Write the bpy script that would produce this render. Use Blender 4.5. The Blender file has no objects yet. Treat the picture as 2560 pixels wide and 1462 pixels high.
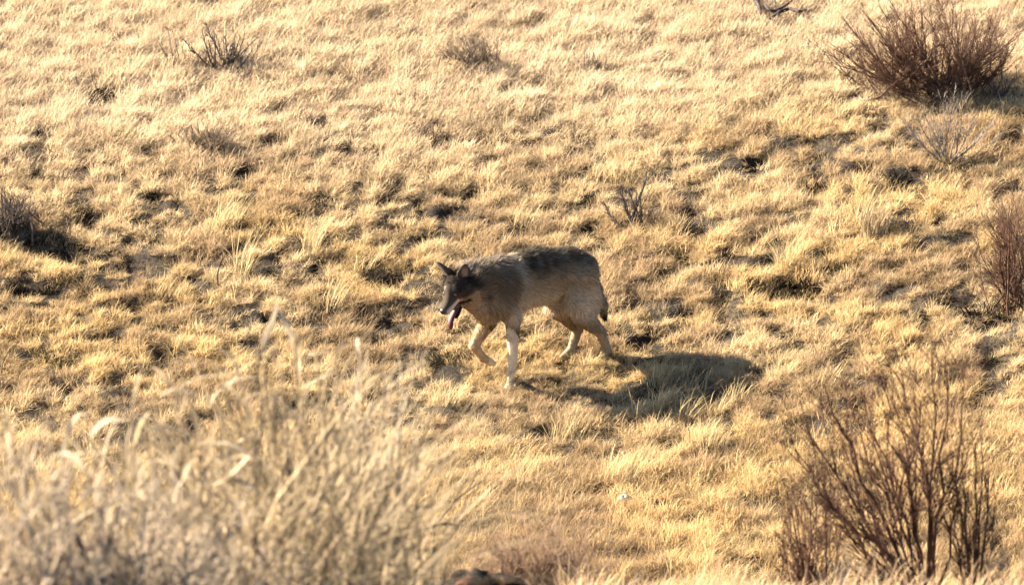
import bpy, math, random
import numpy as np
from mathutils import Vector

random.seed(7)
RNG = np.random.default_rng(7)
scene = bpy.context.scene

# ------------------------------------------------------------------ camera, sky, sun, exposure
PITCH = math.radians(9.0)
DIST = 60.0
TARGET = np.array([0.0, 0.0, 0.46])
AX = np.array([0.0, math.cos(PITCH), -math.sin(PITCH)])       # view axis
UPV = np.array([0.0, math.sin(PITCH), math.cos(PITCH)])
CAM = TARGET - DIST * AX
cam_data = bpy.data.cameras.new('camera')
cam_data.sensor_width = 36.0
cam_data.lens = 36.0 * DIST / 6.4
cam_data.clip_start = 1.0
cam_data.clip_end = 2000.0
cam_data.dof.use_dof = True
cam_data.dof.focus_distance = 59.9
cam_data.dof.aperture_fstop = 3.6
cam_data.dof.aperture_blades = 8
cam = bpy.data.objects.new('camera', cam_data)
cam.location = CAM
cam.rotation_euler = (math.pi / 2 - PITCH, 0, 0)
scene.collection.objects.link(cam)
scene.camera = cam

SUN_DIR = Vector((-1.20, 0.46, 0.74)).normalized()             # towards the sun
elev = math.asin(SUN_DIR.z)
world = bpy.data.worlds.new('World')
scene.world = world
world.use_nodes = True
wn = world.node_tree.nodes
bg = wn['Background']
sky = wn.new('ShaderNodeTexSky')
sky.sky_type = 'NISHITA'
sky.sun_disc = False
sky.sun_elevation = elev
sky.sun_rotation = math.atan2(SUN_DIR.x, SUN_DIR.y)
sky.altitude = 1800
sky.dust_density = 1.0
world.node_tree.links.new(sky.outputs[0], bg.inputs[0])
bg.inputs[1].default_value = 0.05
sun_data = bpy.data.lights.new('sun', 'SUN')
sun_data.energy = 5.0
sun_data.angle = math.radians(0.5)
sun_data.color = (1.0, 0.90, 0.74)
sun = bpy.data.objects.new('sun', sun_data)
sun.rotation_euler = SUN_DIR.to_track_quat('Z', 'Y').to_euler()
sun.location = (-20, 10, 30)
scene.collection.objects.link(sun)
scene.view_settings.view_transform = 'Standard'
scene.view_settings.look = 'None'
scene.view_settings.gamma = 1.0
scene.view_settings.use_curve_mapping = False
scene.view_settings.exposure = 3.15
scene.cycles.max_bounces = 4
scene.cycles.diffuse_bounces = 2
scene.cycles.transmission_bounces = 4
scene.cycles.transparent_max_bounces = 4

# ------------------------------------------------------------------ helpers
def unit(v):
    v = np.asarray(v, float)
    return v / (np.linalg.norm(v, axis=-1, keepdims=True) + 1e-12)

_TAB = {}
def vnoise(x, y, seed=0):
    """smooth value noise, 0..1"""
    if seed not in _TAB:
        _TAB[seed] = np.random.default_rng(1000 + seed).random((256, 256))
    t = _TAB[seed]
    x = np.asarray(x, float); y = np.asarray(y, float)
    xi = np.floor(x).astype(int); yi = np.floor(y).astype(int)
    fx = x - xi; fy = y - yi
    fx = fx * fx * (3 - 2 * fx); fy = fy * fy * (3 - 2 * fy)
    a = t[xi % 256, yi % 256]; b = t[(xi + 1) % 256, yi % 256]
    c = t[xi % 256, (yi + 1) % 256]; d = t[(xi + 1) % 256, (yi + 1) % 256]
    return (a * (1 - fx) + b * fx) * (1 - fy) + (c * (1 - fx) + d * fx) * fy

def fbm(x, y, seed=0, octaves=3):
    s = 0; a = 0.5; n = 0
    for k in range(octaves):
        s = s + a * vnoise(x * 2 ** k, y * 2 ** k, seed + k); n += a; a *= 0.5
    return s / n

def make_mesh(name, V, faces, attrs=None, smooth=False):
    """faces: list of int arrays (n,3) / (n,4)"""
    me = bpy.data.meshes.new(name)
    V = np.asarray(V, np.float32)
    me.vertices.add(len(V))
    me.vertices.foreach_set('co', V.ravel())
    loops = []; starts = []; pos = 0
    for f in faces:
        f = np.asarray(f, np.int32)
        if len(f) == 0: continue
        k = f.shape[1]
        loops.append(f.ravel())
        starts.append(pos + np.arange(len(f), dtype=np.int32) * k)
        pos += f.size
    if loops:
        loops = np.concatenate(loops); starts = np.concatenate(starts)
        me.loops.add(len(loops))
        me.loops.foreach_set('vertex_index', loops)
        me.polygons.add(len(starts))
        me.polygons.foreach_set('loop_start', starts)
        me.polygons.foreach_set('use_smooth', np.full(len(starts), smooth, dtype=bool))
    if attrs:
        for k, a in attrs.items():
            a = np.asarray(a, np.float32)
            if a.ndim == 1:
                at = me.attributes.new(k, 'FLOAT', 'POINT'); at.data.foreach_set('value', a)
            else:
                at = me.attributes.new(k, 'FLOAT_COLOR', 'POINT')
                c = np.ones((len(V), 4), np.float32); c[:, :3] = a
                at.data.foreach_set('color', c.ravel())
    me.update(calc_edges=True)
    me.validate()
    return me

def link(name, me, mat=None, parent=None, loc=None, kind=None):
    o = bpy.data.objects.new(name, me)
    scene.collection.objects.link(o)
    if mat is not None and me is not None and len(me.materials) == 0:
        me.materials.append(mat)
    if parent is not None: o.parent = parent
    if loc is not None: o.location = loc
    if kind: o['kind'] = kind
    return o

def tag(o, label, cat, group=None):
    o['label'] = label; o['category'] = cat
    if group: o['group'] = group
    return o

def empty(name, loc, label, cat, group=None):
    o = bpy.data.objects.new(name, None)
    scene.collection.objects.link(o)
    o.location = loc
    o.empty_display_size = 0.1
    return tag(o, label, cat, group)

class Tubes:
    """collects tapered tubes along polylines"""
    def __init__(self, sides=4):
        self.V = []; self.Q = []; self.T = []; self.n = 0; self.S = sides; self.C = []
    def add(self, P, R, col=1.0):
        P = np.asarray(P, float); R = np.asarray(R, float); S = self.S; m = len(P)
        t = np.gradient(P, axis=0); t = unit(t)
        ref = np.array([0.31, 0.87, 0.38]) if abs(t[0] @ unit(np.array([0.31, 0.87, 0.38]))) < 0.9 else np.array([1.0, 0, 0])
        a = unit(np.cross(t, ref)); b = np.cross(t, a)
        ang = np.arange(S) * 2 * math.pi / S
        ring = a[:, None, :] * np.cos(ang)[None, :, None] + b[:, None, :] * np.sin(ang)[None, :, None]
        V = P[:, None, :] + ring * R[:, None, None]
        V = V.reshape(-1, 3)
        i = np.arange(m - 1)[:, None] * S + np.arange(S)[None, :]
        j = np.arange(m - 1)[:, None] * S + (np.arange(S)[None, :] + 1) % S
        q = np.stack([i, j, j + S, i + S], -1).reshape(-1, 4) + self.n
        self.V.append(V); self.Q.append(q); self.C.append(np.full(len(V), col)); self.n += len(V)
    def mesh(self, name):
        return make_mesh(name, np.concatenate(self.V), [np.concatenate(self.Q)], {'shade': np.concatenate(self.C)}, smooth=True)

# ------------------------------------------------------------------ materials
def base_mat(name):
    m = bpy.data.materials.new(name); m.use_nodes = True
    n = m.node_tree.nodes; n.clear()
    out = n.new('ShaderNodeOutputMaterial')
    return m, n, m.node_tree.links, out

def plant_mat(name, col, col2=None, transl=0.3, attr='shade', scale=9.0, tint=None, gain=None):
    """thin dry plant matter: diffuse + translucent, colour varied by noise and by the per-piece attribute"""
    m, n, l, out = base_mat(name)
    col2 = col2 or tuple(c * 0.6 for c in col)
    tc = n.new('ShaderNodeTexCoord')
    nz = n.new('ShaderNodeTexNoise'); nz.inputs['Scale'].default_value = scale; nz.inputs['Detail'].default_value = 3
    l.new(tc.outputs['Object'], nz.inputs['Vector'])
    mx = n.new('ShaderNodeMix'); mx.data_type = 'RGBA'
    mx.inputs[6].default_value = (*col2, 1); mx.inputs[7].default_value = (*col, 1)
    mr = n.new('ShaderNodeMapRange'); mr.inputs[1].default_value = 0.35; mr.inputs[2].default_value = 0.62
    l.new(nz.outputs['Fac'], mr.inputs[0]); l.new(mr.outputs[0], mx.inputs[0])
    c = mx.outputs[2]
    if attr:
        at = n.new('ShaderNodeAttribute'); at.attribute_name = attr; at.attribute_type = 'GEOMETRY'
        mu = n.new('ShaderNodeMix'); mu.data_type = 'RGBA'; mu.blend_type = 'MULTIPLY'; mu.inputs[0].default_value = 1
        l.new(c, mu.inputs[6]); l.new(at.outputs['Fac'], mu.inputs[7]); c = mu.outputs[2]
    if tint:
        at = n.new('ShaderNodeAttribute'); at.attribute_name = tint; at.attribute_type = 'INSTANCER'
        mu = n.new('ShaderNodeMix'); mu.data_type = 'RGBA'; mu.blend_type = 'MULTIPLY'; mu.inputs[0].default_value = 1
        l.new(c, mu.inputs[6]); l.new(at.outputs['Color'], mu.inputs[7]); c = mu.outputs[2]
    d = n.new('ShaderNodeBsdfDiffuse'); t = n.new('ShaderNodeBsdfTranslucent')
    l.new(c, d.inputs['Color']); l.new(c, t.inputs['Color'])
    ms = n.new('ShaderNodeMixShader'); ms.inputs[0].default_value = transl
    l.new(d.outputs[0], ms.inputs[1]); l.new(t.outputs[0], ms.inputs[2])
    l.new(ms.outputs[0], out.inputs['Surface'])
    return m

def bark_mat(name, col, col2, scale=25.0):
    m, n, l, out = base_mat(name)
    tc = n.new('ShaderNodeTexCoord')
    nz = n.new('ShaderNodeTexNoise'); nz.inputs['Scale'].default_value = scale; nz.inputs['Detail'].default_value = 4
    l.new(tc.outputs['Object'], nz.inputs['Vector'])
    rp = n.new('ShaderNodeValToRGB')
    rp.color_ramp.elements[0].position = 0.36; rp.color_ramp.elements[0].color = (*col2, 1)
    rp.color_ramp.elements[1].position = 0.64; rp.color_ramp.elements[1].color = (*col, 1)
    l.new(nz.outputs['Fac'], rp.inputs[0])
    at = n.new('ShaderNodeAttribute'); at.attribute_name = 'shade'
    mu = n.new('ShaderNodeMix'); mu.data_type = 'RGBA'; mu.blend_type = 'MULTIPLY'; mu.inputs[0].default_value = 1
    l.new(rp.outputs[0], mu.inputs[6]); l.new(at.outputs['Fac'], mu.inputs[7])
    b = n.new('ShaderNodeBsdfPrincipled'); b.inputs['Roughness'].default_value = 0.75
    b.inputs['Specular IOR Level'].default_value = 0.08
    l.new(mu.outputs[2], b.inputs['Base Color'])
    bp = n.new('ShaderNodeBump'); bp.inputs['Strength'].default_value = 0.5; bp.inputs['Distance'].default_value = 0.004
    l.new(nz.outputs['Fac'], bp.inputs['Height']); l.new(bp.outputs[0], b.inputs['Normal'])
    l.new(b.outputs[0], out.inputs['Surface'])
    return m

def soil_mat():
    m, n, l, out = base_mat('soil_and_litter')
    geo = n.new('ShaderNodeNewGeometry')
    def noise(scale, detail=5, rough=0.6):
        z = n.new('ShaderNodeTexNoise'); z.inputs['Scale'].default_value = scale
        z.inputs['Detail'].default_value = detail; z.inputs['Roughness'].default_value = rough
        l.new(geo.outputs['Position'], z.inputs['Vector']); return z
    n1 = noise(3.0); n2 = noise(38.0, 6, 0.7); n3 = noise(0.7, 3)
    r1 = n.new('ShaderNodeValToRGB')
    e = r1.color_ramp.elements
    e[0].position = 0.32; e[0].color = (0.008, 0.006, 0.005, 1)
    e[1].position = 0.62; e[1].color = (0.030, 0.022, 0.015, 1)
    l.new(n1.outputs['Fac'], r1.inputs[0])
    r2 = n.new('ShaderNodeValToRGB')
    e = r2.color_ramp.elements
    e[0].position = 0.44; e[0].color = (0, 0, 0, 1); e[1].position = 0.58; e[1].color = (1, 1, 1, 1)
    l.new(n2.outputs['Fac'], r2.inputs[0])
    mx = n.new('ShaderNodeMix'); mx.data_type = 'RGBA'
    mx.inputs[7].default_value = (0.115, 0.088, 0.056, 1)        # straw litter
    mm = n.new('ShaderNodeMath'); mm.operation = 'MULTIPLY'; mm.inputs[1].default_value = 0.40
    l.new(r2.outputs[0], mm.inputs[0])
    at = n.new('ShaderNodeAttribute'); at.attribute_name = 'litter'
    m2 = n.new('ShaderNodeMath'); m2.operation = 'MULTIPLY'
    l.new(mm.outputs[0], m2.inputs[0]); l.new(at.outputs['Fac'], m2.inputs[1])
    l.new(m2.outputs[0], mx.inputs[0]); l.new(r1.outputs[0], mx.inputs[6])
    b = n.new('ShaderNodeBsdfPrincipled'); b.inputs['Roughness'].default_value = 0.95
    b.inputs['Specular IOR Level'].default_value = 0.1
    l.new(mx.outputs[2], b.inputs['Base Color'])
    bp = n.new('ShaderNodeBump'); bp.inputs['Strength'].default_value = 1.0; bp.inputs['Distance'].default_value = 0.04
    l.new(n2.outputs['Fac'], bp.inputs['Height']); l.new(bp.outputs[0], b.inputs['Normal'])
    l.new(b.outputs[0], out.inputs['Surface'])
    return m

M_SOIL = soil_mat()
M_GRASS = plant_mat('dry_grass', (0.540, 0.417, 0.262), (0.452, 0.329, 0.192), transl=0.40, tint='tint', scale=14)
M_BUNCH = plant_mat('golden_bunchgrass', (0.50, 0.39, 0.215), (0.40, 0.30, 0.15), transl=0.34)
M_PALE = plant_mat('pale_straw', (0.42, 0.34, 0.235), (0.32, 0.245, 0.155), transl=0.3)
M_TAN = plant_mat('tan_leaf', (0.42, 0.32, 0.195), (0.30, 0.22, 0.125), transl=0.3)
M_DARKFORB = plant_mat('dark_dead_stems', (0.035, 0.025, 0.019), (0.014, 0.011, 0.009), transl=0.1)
M_GREYFORB = plant_mat('grey_dead_stems', (0.085, 0.066, 0.05), (0.038, 0.029, 0.023), transl=0.12)
M_OLIVE = plant_mat('olive_dead_stems', (0.06, 0.052, 0.024), (0.026, 0.023, 0.013), transl=0.12)
M_RED = bark_mat('red_brown_twigs', (0.125, 0.066, 0.040), (0.050, 0.026, 0.017))
M_RED2 = bark_mat('dull_red_twigs', (0.098, 0.047, 0.028), (0.034, 0.018, 0.012))
M_GREY = bark_mat('grey_twigs', (0.20, 0.165, 0.135), (0.11, 0.088, 0.072))
M_DKGREY = bark_mat('dark_grey_twigs', (0.085, 0.064, 0.052), (0.032, 0.025, 0.021))
M_BROWN = bark_mat('brown_twigs', (0.12, 0.085, 0.056), (0.05, 0.036, 0.026))
M_PINK = bark_mat('pinkish_twigs', (0.25, 0.158, 0.098), (0.13, 0.078, 0.050))

# ------------------------------------------------------------------ terrain
# near bank (towards the camera), gully, then the hillside that fills the picture
KY = np.array([-140, -62, -40, -30, -20, -17, -12, -9, -7.6, -6.2, -5.0, -4.0, -3.0, 0.0, 8, 40, 120, 300.])
KZ = np.array([14, 8.0, 5.45, 3.78, 2.12, 1.62, 0.72, 0.20, -0.12, -0.95, -1.28, -1.02, -0.747, 0, 1.992, 10.5, 28, 60.])
_fy = np.linspace(-140, 300, 8801)
_fz = np.interp(_fy, KY, KZ)
_k = np.hanning(19); _k /= _k.sum()
_fz = np.convolve(np.pad(_fz, 9, mode='edge'), _k, mode='valid')

DENTS = []        # (x, y, half width, half depth, drop)
def h0(x, y):
    z = np.interp(y, _fy, _fz)
    z = z + 0.07 * (fbm(x / 2.3, y / 2.3, 3, 2) - 0.5) + 0.018 * (fbm(x / 0.5 + 9, y / 0.45, 11, 2) - 0.5)
    z = z + 0.075 * np.clip(x - 0.3, 0, 6) * (y > -4.6)
    return z + 0.05 * (vnoise(x / 0.13 + 3, y / 0.13, 17) - 0.5)

def h(x, y):
    x = np.asarray(x, float); y = np.asarray(y, float)
    z = np.array(h0(x, y), float)
    for (dx, dy, w, d, drop) in DENTS:
        near = (np.abs(x - dx) < 2.5 * w) & (np.abs(y - dy) < 2.5 * d)
        if np.any(near):
            q = ((x - dx) / w) ** 2 + ((y - dy) / d) ** 2
            z = np.where(near, z - drop * np.exp(-q), z)
    return z

def ray(px, py):
    return unit(AX * DIST + np.array([1.0, 0, 0]) * ((px - 1280) / 400.0) + UPV * ((731 - py) / 400.0))

def ground_at(px, py, func=None, y0=-4.8):
    """point of the hillside seen at a place of the photograph"""
    func = func or h
    d = ray(px, py)
    ys = np.arange(y0, 30, 0.01)
    t = (ys - CAM[1]) / d[1]
    X = CAM[0] + t * d[0]; Z = CAM[2] + t * d[2]
    g = func(X, ys)
    i = int(np.argmax(Z <= g))
    return np.array([X[i], ys[i], g[i]])

def in_depth(px, py, y):
    d = ray(px, py)
    return CAM + d * ((y - CAM[1]) / d[1])

def on_bank(px, y):
    p = in_depth(px, 1462, y)
    return np.array([p[0], y, float(h(p[0], y))])

# dark hollows and clumps on the hillside: photograph x, y, width and kind (d dark, g grey, o olive)
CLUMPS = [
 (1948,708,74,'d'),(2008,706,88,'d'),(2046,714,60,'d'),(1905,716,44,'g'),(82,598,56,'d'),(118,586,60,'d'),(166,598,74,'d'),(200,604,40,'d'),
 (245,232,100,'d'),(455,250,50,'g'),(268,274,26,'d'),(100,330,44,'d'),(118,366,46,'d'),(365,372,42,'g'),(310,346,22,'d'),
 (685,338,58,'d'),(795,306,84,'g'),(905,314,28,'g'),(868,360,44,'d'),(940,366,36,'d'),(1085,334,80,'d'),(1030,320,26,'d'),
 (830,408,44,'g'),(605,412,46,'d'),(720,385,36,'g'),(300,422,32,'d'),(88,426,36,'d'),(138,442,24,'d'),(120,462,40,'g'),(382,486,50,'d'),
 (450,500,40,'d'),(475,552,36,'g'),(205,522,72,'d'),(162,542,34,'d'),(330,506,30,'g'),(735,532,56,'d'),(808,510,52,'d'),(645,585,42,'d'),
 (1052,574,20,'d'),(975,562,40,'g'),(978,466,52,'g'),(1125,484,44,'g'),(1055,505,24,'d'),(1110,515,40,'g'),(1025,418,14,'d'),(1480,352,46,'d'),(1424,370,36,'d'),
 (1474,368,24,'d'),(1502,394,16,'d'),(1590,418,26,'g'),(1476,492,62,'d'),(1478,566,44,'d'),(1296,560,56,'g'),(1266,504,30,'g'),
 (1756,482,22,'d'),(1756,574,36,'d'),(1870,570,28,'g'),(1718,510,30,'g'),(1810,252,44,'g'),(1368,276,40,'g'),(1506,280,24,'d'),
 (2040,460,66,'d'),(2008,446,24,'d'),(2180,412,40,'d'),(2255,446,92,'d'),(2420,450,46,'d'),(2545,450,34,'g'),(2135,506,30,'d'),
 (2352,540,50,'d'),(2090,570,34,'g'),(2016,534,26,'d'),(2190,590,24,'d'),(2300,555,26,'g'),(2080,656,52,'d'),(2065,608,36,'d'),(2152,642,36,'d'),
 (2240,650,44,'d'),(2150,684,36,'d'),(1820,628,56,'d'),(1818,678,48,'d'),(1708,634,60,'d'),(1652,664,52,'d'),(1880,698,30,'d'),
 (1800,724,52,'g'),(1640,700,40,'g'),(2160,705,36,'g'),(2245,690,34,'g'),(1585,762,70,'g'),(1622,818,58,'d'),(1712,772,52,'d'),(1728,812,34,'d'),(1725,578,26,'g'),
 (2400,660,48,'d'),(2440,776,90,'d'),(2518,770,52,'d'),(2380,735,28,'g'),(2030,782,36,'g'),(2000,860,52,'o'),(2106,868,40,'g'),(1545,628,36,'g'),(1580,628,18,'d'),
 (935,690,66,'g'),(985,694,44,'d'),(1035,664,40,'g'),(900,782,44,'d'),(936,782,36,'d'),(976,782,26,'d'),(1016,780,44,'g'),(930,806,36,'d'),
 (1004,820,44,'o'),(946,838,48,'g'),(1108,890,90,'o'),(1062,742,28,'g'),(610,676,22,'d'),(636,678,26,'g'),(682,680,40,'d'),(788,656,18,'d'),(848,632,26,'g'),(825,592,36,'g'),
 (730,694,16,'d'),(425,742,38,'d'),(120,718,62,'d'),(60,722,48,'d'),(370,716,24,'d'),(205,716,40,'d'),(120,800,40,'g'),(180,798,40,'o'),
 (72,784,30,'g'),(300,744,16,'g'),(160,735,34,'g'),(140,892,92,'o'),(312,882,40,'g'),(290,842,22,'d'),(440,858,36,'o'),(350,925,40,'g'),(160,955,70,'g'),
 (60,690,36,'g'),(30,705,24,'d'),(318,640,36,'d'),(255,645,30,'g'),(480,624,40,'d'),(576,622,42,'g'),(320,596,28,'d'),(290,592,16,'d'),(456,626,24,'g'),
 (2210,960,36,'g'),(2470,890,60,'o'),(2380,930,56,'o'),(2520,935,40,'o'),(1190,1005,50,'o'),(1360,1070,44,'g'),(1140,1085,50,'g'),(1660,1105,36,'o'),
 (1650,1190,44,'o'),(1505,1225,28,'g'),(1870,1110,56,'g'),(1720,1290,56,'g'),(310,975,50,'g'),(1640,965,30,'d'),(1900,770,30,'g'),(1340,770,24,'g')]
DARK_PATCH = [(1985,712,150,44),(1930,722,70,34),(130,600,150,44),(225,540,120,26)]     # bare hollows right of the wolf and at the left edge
_tmp = []
for (px, py, w, k) in CLUMPS:
    p = ground_at(px, py + 10, h0)
    _tmp.append((p[0], p[1] - 0.05, 0.5 * w / 400 * 1.2, 0.5 * max(w * 0.55, 22) / 400 / 0.40 + 0.05, 0.045 if k == 'd' else 0.02))
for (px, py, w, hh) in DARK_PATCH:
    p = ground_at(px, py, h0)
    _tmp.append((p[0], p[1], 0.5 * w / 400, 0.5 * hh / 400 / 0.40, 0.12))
_rg = np.random.default_rng(77)
for _ in range(420):
    _tmp.append((_rg.uniform(-3.4, 3.4), _rg.uniform(-1.4, 3.6), _rg.uniform(.022, .065), _rg.uniform(.035, .095), .05))
DENTS.extend(_tmp)

def axis(lo, hi, step, far_lo, far_hi):
    a = np.arange(lo, hi + step / 2, step)
    up = [hi]; s = step
    while up[-1] < far_hi: s *= 1.25; up.append(up[-1] + s)
    dn = [lo]; s = step
    while dn[-1] > far_lo: s *= 1.25; dn.append(dn[-1] - s)
    return np.concatenate([np.array(dn[1:])[::-1], a, np.array(up[1:])])

def bare(x, y):
    """how bare (0..1) the ground is: 1 inside the dark clumps and hollows"""
    b = np.zeros_like(x)
    for (dx, dy, w, d, drop) in DENTS:
        near = (np.abs(x - dx) < 2.5 * w) & (np.abs(y - dy) < 2.5 * d)
        if np.any(near):
            q = ((x[near] - dx) / w) ** 2 + ((y[near] - dy) / d) ** 2
            b[near] = np.maximum(b[near], np.exp(-q ** 1.5) * (1.0 if drop > 0.03 else 0.7))
    return b

gx = axis(-5.4, 5.4, 0.035, -220, 220)
gy = axis(-10.5, 9.3, 0.035, -135, 260)
GX, GY = np.meshgrid(gx, gy, indexing='ij')
GZ = h(GX, GY)
nx, ny = GX.shape
idx = np.arange(nx * ny).reshape(nx, ny)
quads = np.stack([idx[:-1, :-1], idx[1:, :-1], idx[1:, 1:], idx[:-1, 1:]], -1).reshape(-1, 4)
litter = 1.0 - 0.85 * bare(GX.ravel().copy(), GY.ravel().copy())
ground_me = make_mesh('hillside', np.stack([GX, GY, GZ], -1).reshape(-1, 3), [quads], {'litter': litter}, smooth=True)
link('hillside', ground_me, M_SOIL, kind='structure')

# ------------------------------------------------------------------ grass blades
def blades(rng, n, radius, lmin, lmax, lean, spread, curve, width, stiff=1.0):
    """n tapering curved blades rising from a small disc; returns V, faces, shade"""
    r = radius * np.sqrt(rng.random(n)); a = rng.random(n) * 2 * math.pi
    base = np.stack([r * np.cos(a), r * np.sin(a), -0.01 * np.ones(n)], 1)
    az = rng.random(n) * 2 * math.pi
    tilt = np.abs(rng.normal(0, spread, n))
    d = np.stack([np.sin(tilt) * np.cos(az), np.sin(tilt) * np.sin(az), np.cos(tilt)], 1)
    d[:, 0] += lean[0]; d[:, 1] += lean[1]
    d[:, :2] += 0.5 * base[:, :2] / max(radius, 1e-3) * spread
    d = unit(d)
    L = rng.uniform(lmin, lmax, n)
    bend = curve * rng.uniform(0.3, 1.6, n)
    hd = d.copy(); hd[:, 2] = 0; hd = unit(hd + 1e-6)
    side = np.stack([-hd[:, 1], hd[:, 0], np.zeros(n)], 1)
    ra = rng.normal(0, 0.6, n)[:, None]
    side = unit(side * np.cos(ra) + hd * np.sin(ra))
    w = width * rng.uniform(0.6, 1.3, n)
    ts = np.array([0.0, 0.4, 0.75, 1.0]); ws = np.array([1.0, 0.85, 0.55, 0.0])
    P = []
    for t in ts:
        c = base + d * (L * t)[:, None] + hd * (bend * L * t * t)[:, None]
        c[:, 2] -= 0.55 * bend * L * t * t * t
        P.append(c)
    V = np.empty((n, 7, 3))
    for k in range(3):
        V[:, 2 * k] = P[k] - side * (0.5 * w * ws[k])[:, None]
        V[:, 2 * k + 1] = P[k] + side * (0.5 * w * ws[k])[:, None]
    V[:, 6] = P[3]
    b = (np.arange(n) * 7)[:, None]
    q = np.concatenate([b + np.array([0, 1, 3, 2]), b + np.array([2, 3, 5, 4])])
    t = b + np.array([4, 5, 6])
    shade = np.repeat(rng.uniform(0.62, 1.18, n), 7)
    return V.reshape(-1, 3), q, t, shade

lib = bpy.data.collections.new('grass_tuft_library')
NV = 14
for k in range(NV):
    rg = np.random.default_rng(50 + k)
    if k < 4:      # combed meadow tufts
        V, q, t, s = blades(rg, 40, 0.05, 0.04, 0.13, (0.34, -0.02), 0.42, 0.40, 0.0042)
    elif k < 9:    # tangled short tufts
        V, q, t, s = blades(rg, 42, 0.05, 0.03, 0.105, (0.10, -0.02), 0.75, 0.7, 0.0042)
    elif k < 12:   # matted litter, blades lying over
        V, q, t, s = blades(rg, 34, 0.06, 0.05, 0.12, (0.6, -0.1), 1.1, 0.3, 0.0045)
    else:          # taller upright stalks
        V, q, t, s = blades(rg, 12, 0.045, 0.10, 0.21, (0.14, 0.0), 0.26, 0.30, 0.0036)
    me = make_mesh('grass_tuft', V, [q, t], {'shade': s})
    me.materials.append(M_GRASS)
    o = bpy.data.objects.new('grass_tuft_%02d' % k, me)
    lib.objects.link(o)

def scatter(name, X, Y, scl, var, tint, yaw=0.8):
    n = len(X)
    Z = h(X, Y)
    me = bpy.data.meshes.new(name)
    me.vertices.add(n)
    me.vertices.foreach_set('co', np.stack([X, Y, Z], 1).astype(np.float32).ravel())
    rg = np.random.default_rng(len(X))
    rot = np.stack([rg.normal(0, 0.10, n), rg.normal(0, 0.10, n), rg.normal(0, 1, n) * yaw], 1).astype(np.float32)
    a = me.attributes.new('rot', 'FLOAT_VECTOR', 'POINT'); a.data.foreach_set('vector', rot.ravel())
    S = np.stack([scl, scl, scl * rg.uniform(0.8, 1.2, n)], 1).astype(np.float32)
    a = me.attributes.new('scl', 'FLOAT_VECTOR', 'POINT'); a.data.foreach_set('vector', S.ravel())
    a = me.attributes.new('variant', 'INT', 'POINT'); a.data.foreach_set('value', var.astype(np.int32))
    a = me.attributes.new('tint', 'FLOAT_COLOR', 'POINT')
    c = np.ones((n, 4), np.float32); c[:, :3] = tint; a.data.foreach_set('color', c.ravel())
    me.update()
    me.materials.append(M_GRASS)
    o = link(name, me, kind='stuff')
    ng = bpy.data.node_groups.new(name + '_tufts', 'GeometryNodeTree')
    ng.interface.new_socket('Geometry', in_out='INPUT', socket_type='NodeSocketGeometry')
    ng.interface.new_socket('Geometry', in_out='OUTPUT', socket_type='NodeSocketGeometry')
    gi = ng.nodes.new('NodeGroupInput'); go = ng.nodes.new('NodeGroupOutput')
    iop = ng.nodes.new('GeometryNodeInstanceOnPoints')
    ci = ng.nodes.new('GeometryNodeCollectionInfo')
    ci.inputs['Collection'].default_value = lib
    ci.inputs['Separate Children'].default_value = True
    ci.inputs['Reset Children'].default_value = True
    def named(nm, typ):
        na = ng.nodes.new('GeometryNodeInputNamedAttribute'); na.data_type = typ
        na.inputs['Name'].default_value = nm; return na.outputs['Attribute']
    iop.inputs['Pick Instance'].default_value = True
    ng.links.new(gi.outputs[0], iop.inputs['Points'])
    ng.links.new(ci.outputs[0], iop.inputs['Instance'])
    ng.links.new(named('variant', 'INT'), iop.inputs['Instance Index'])
    ng.links.new(named('rot', 'FLOAT_VECTOR'), iop.inputs['Rotation'])
    ng.links.new(named('scl', 'FLOAT_VECTOR'), iop.inputs['Scale'])
    ng.links.new(iop.outputs[0], go.inputs[0])
    md = o.modifiers.new('tufts', 'NODES'); md.node_group = ng
    return o

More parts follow.
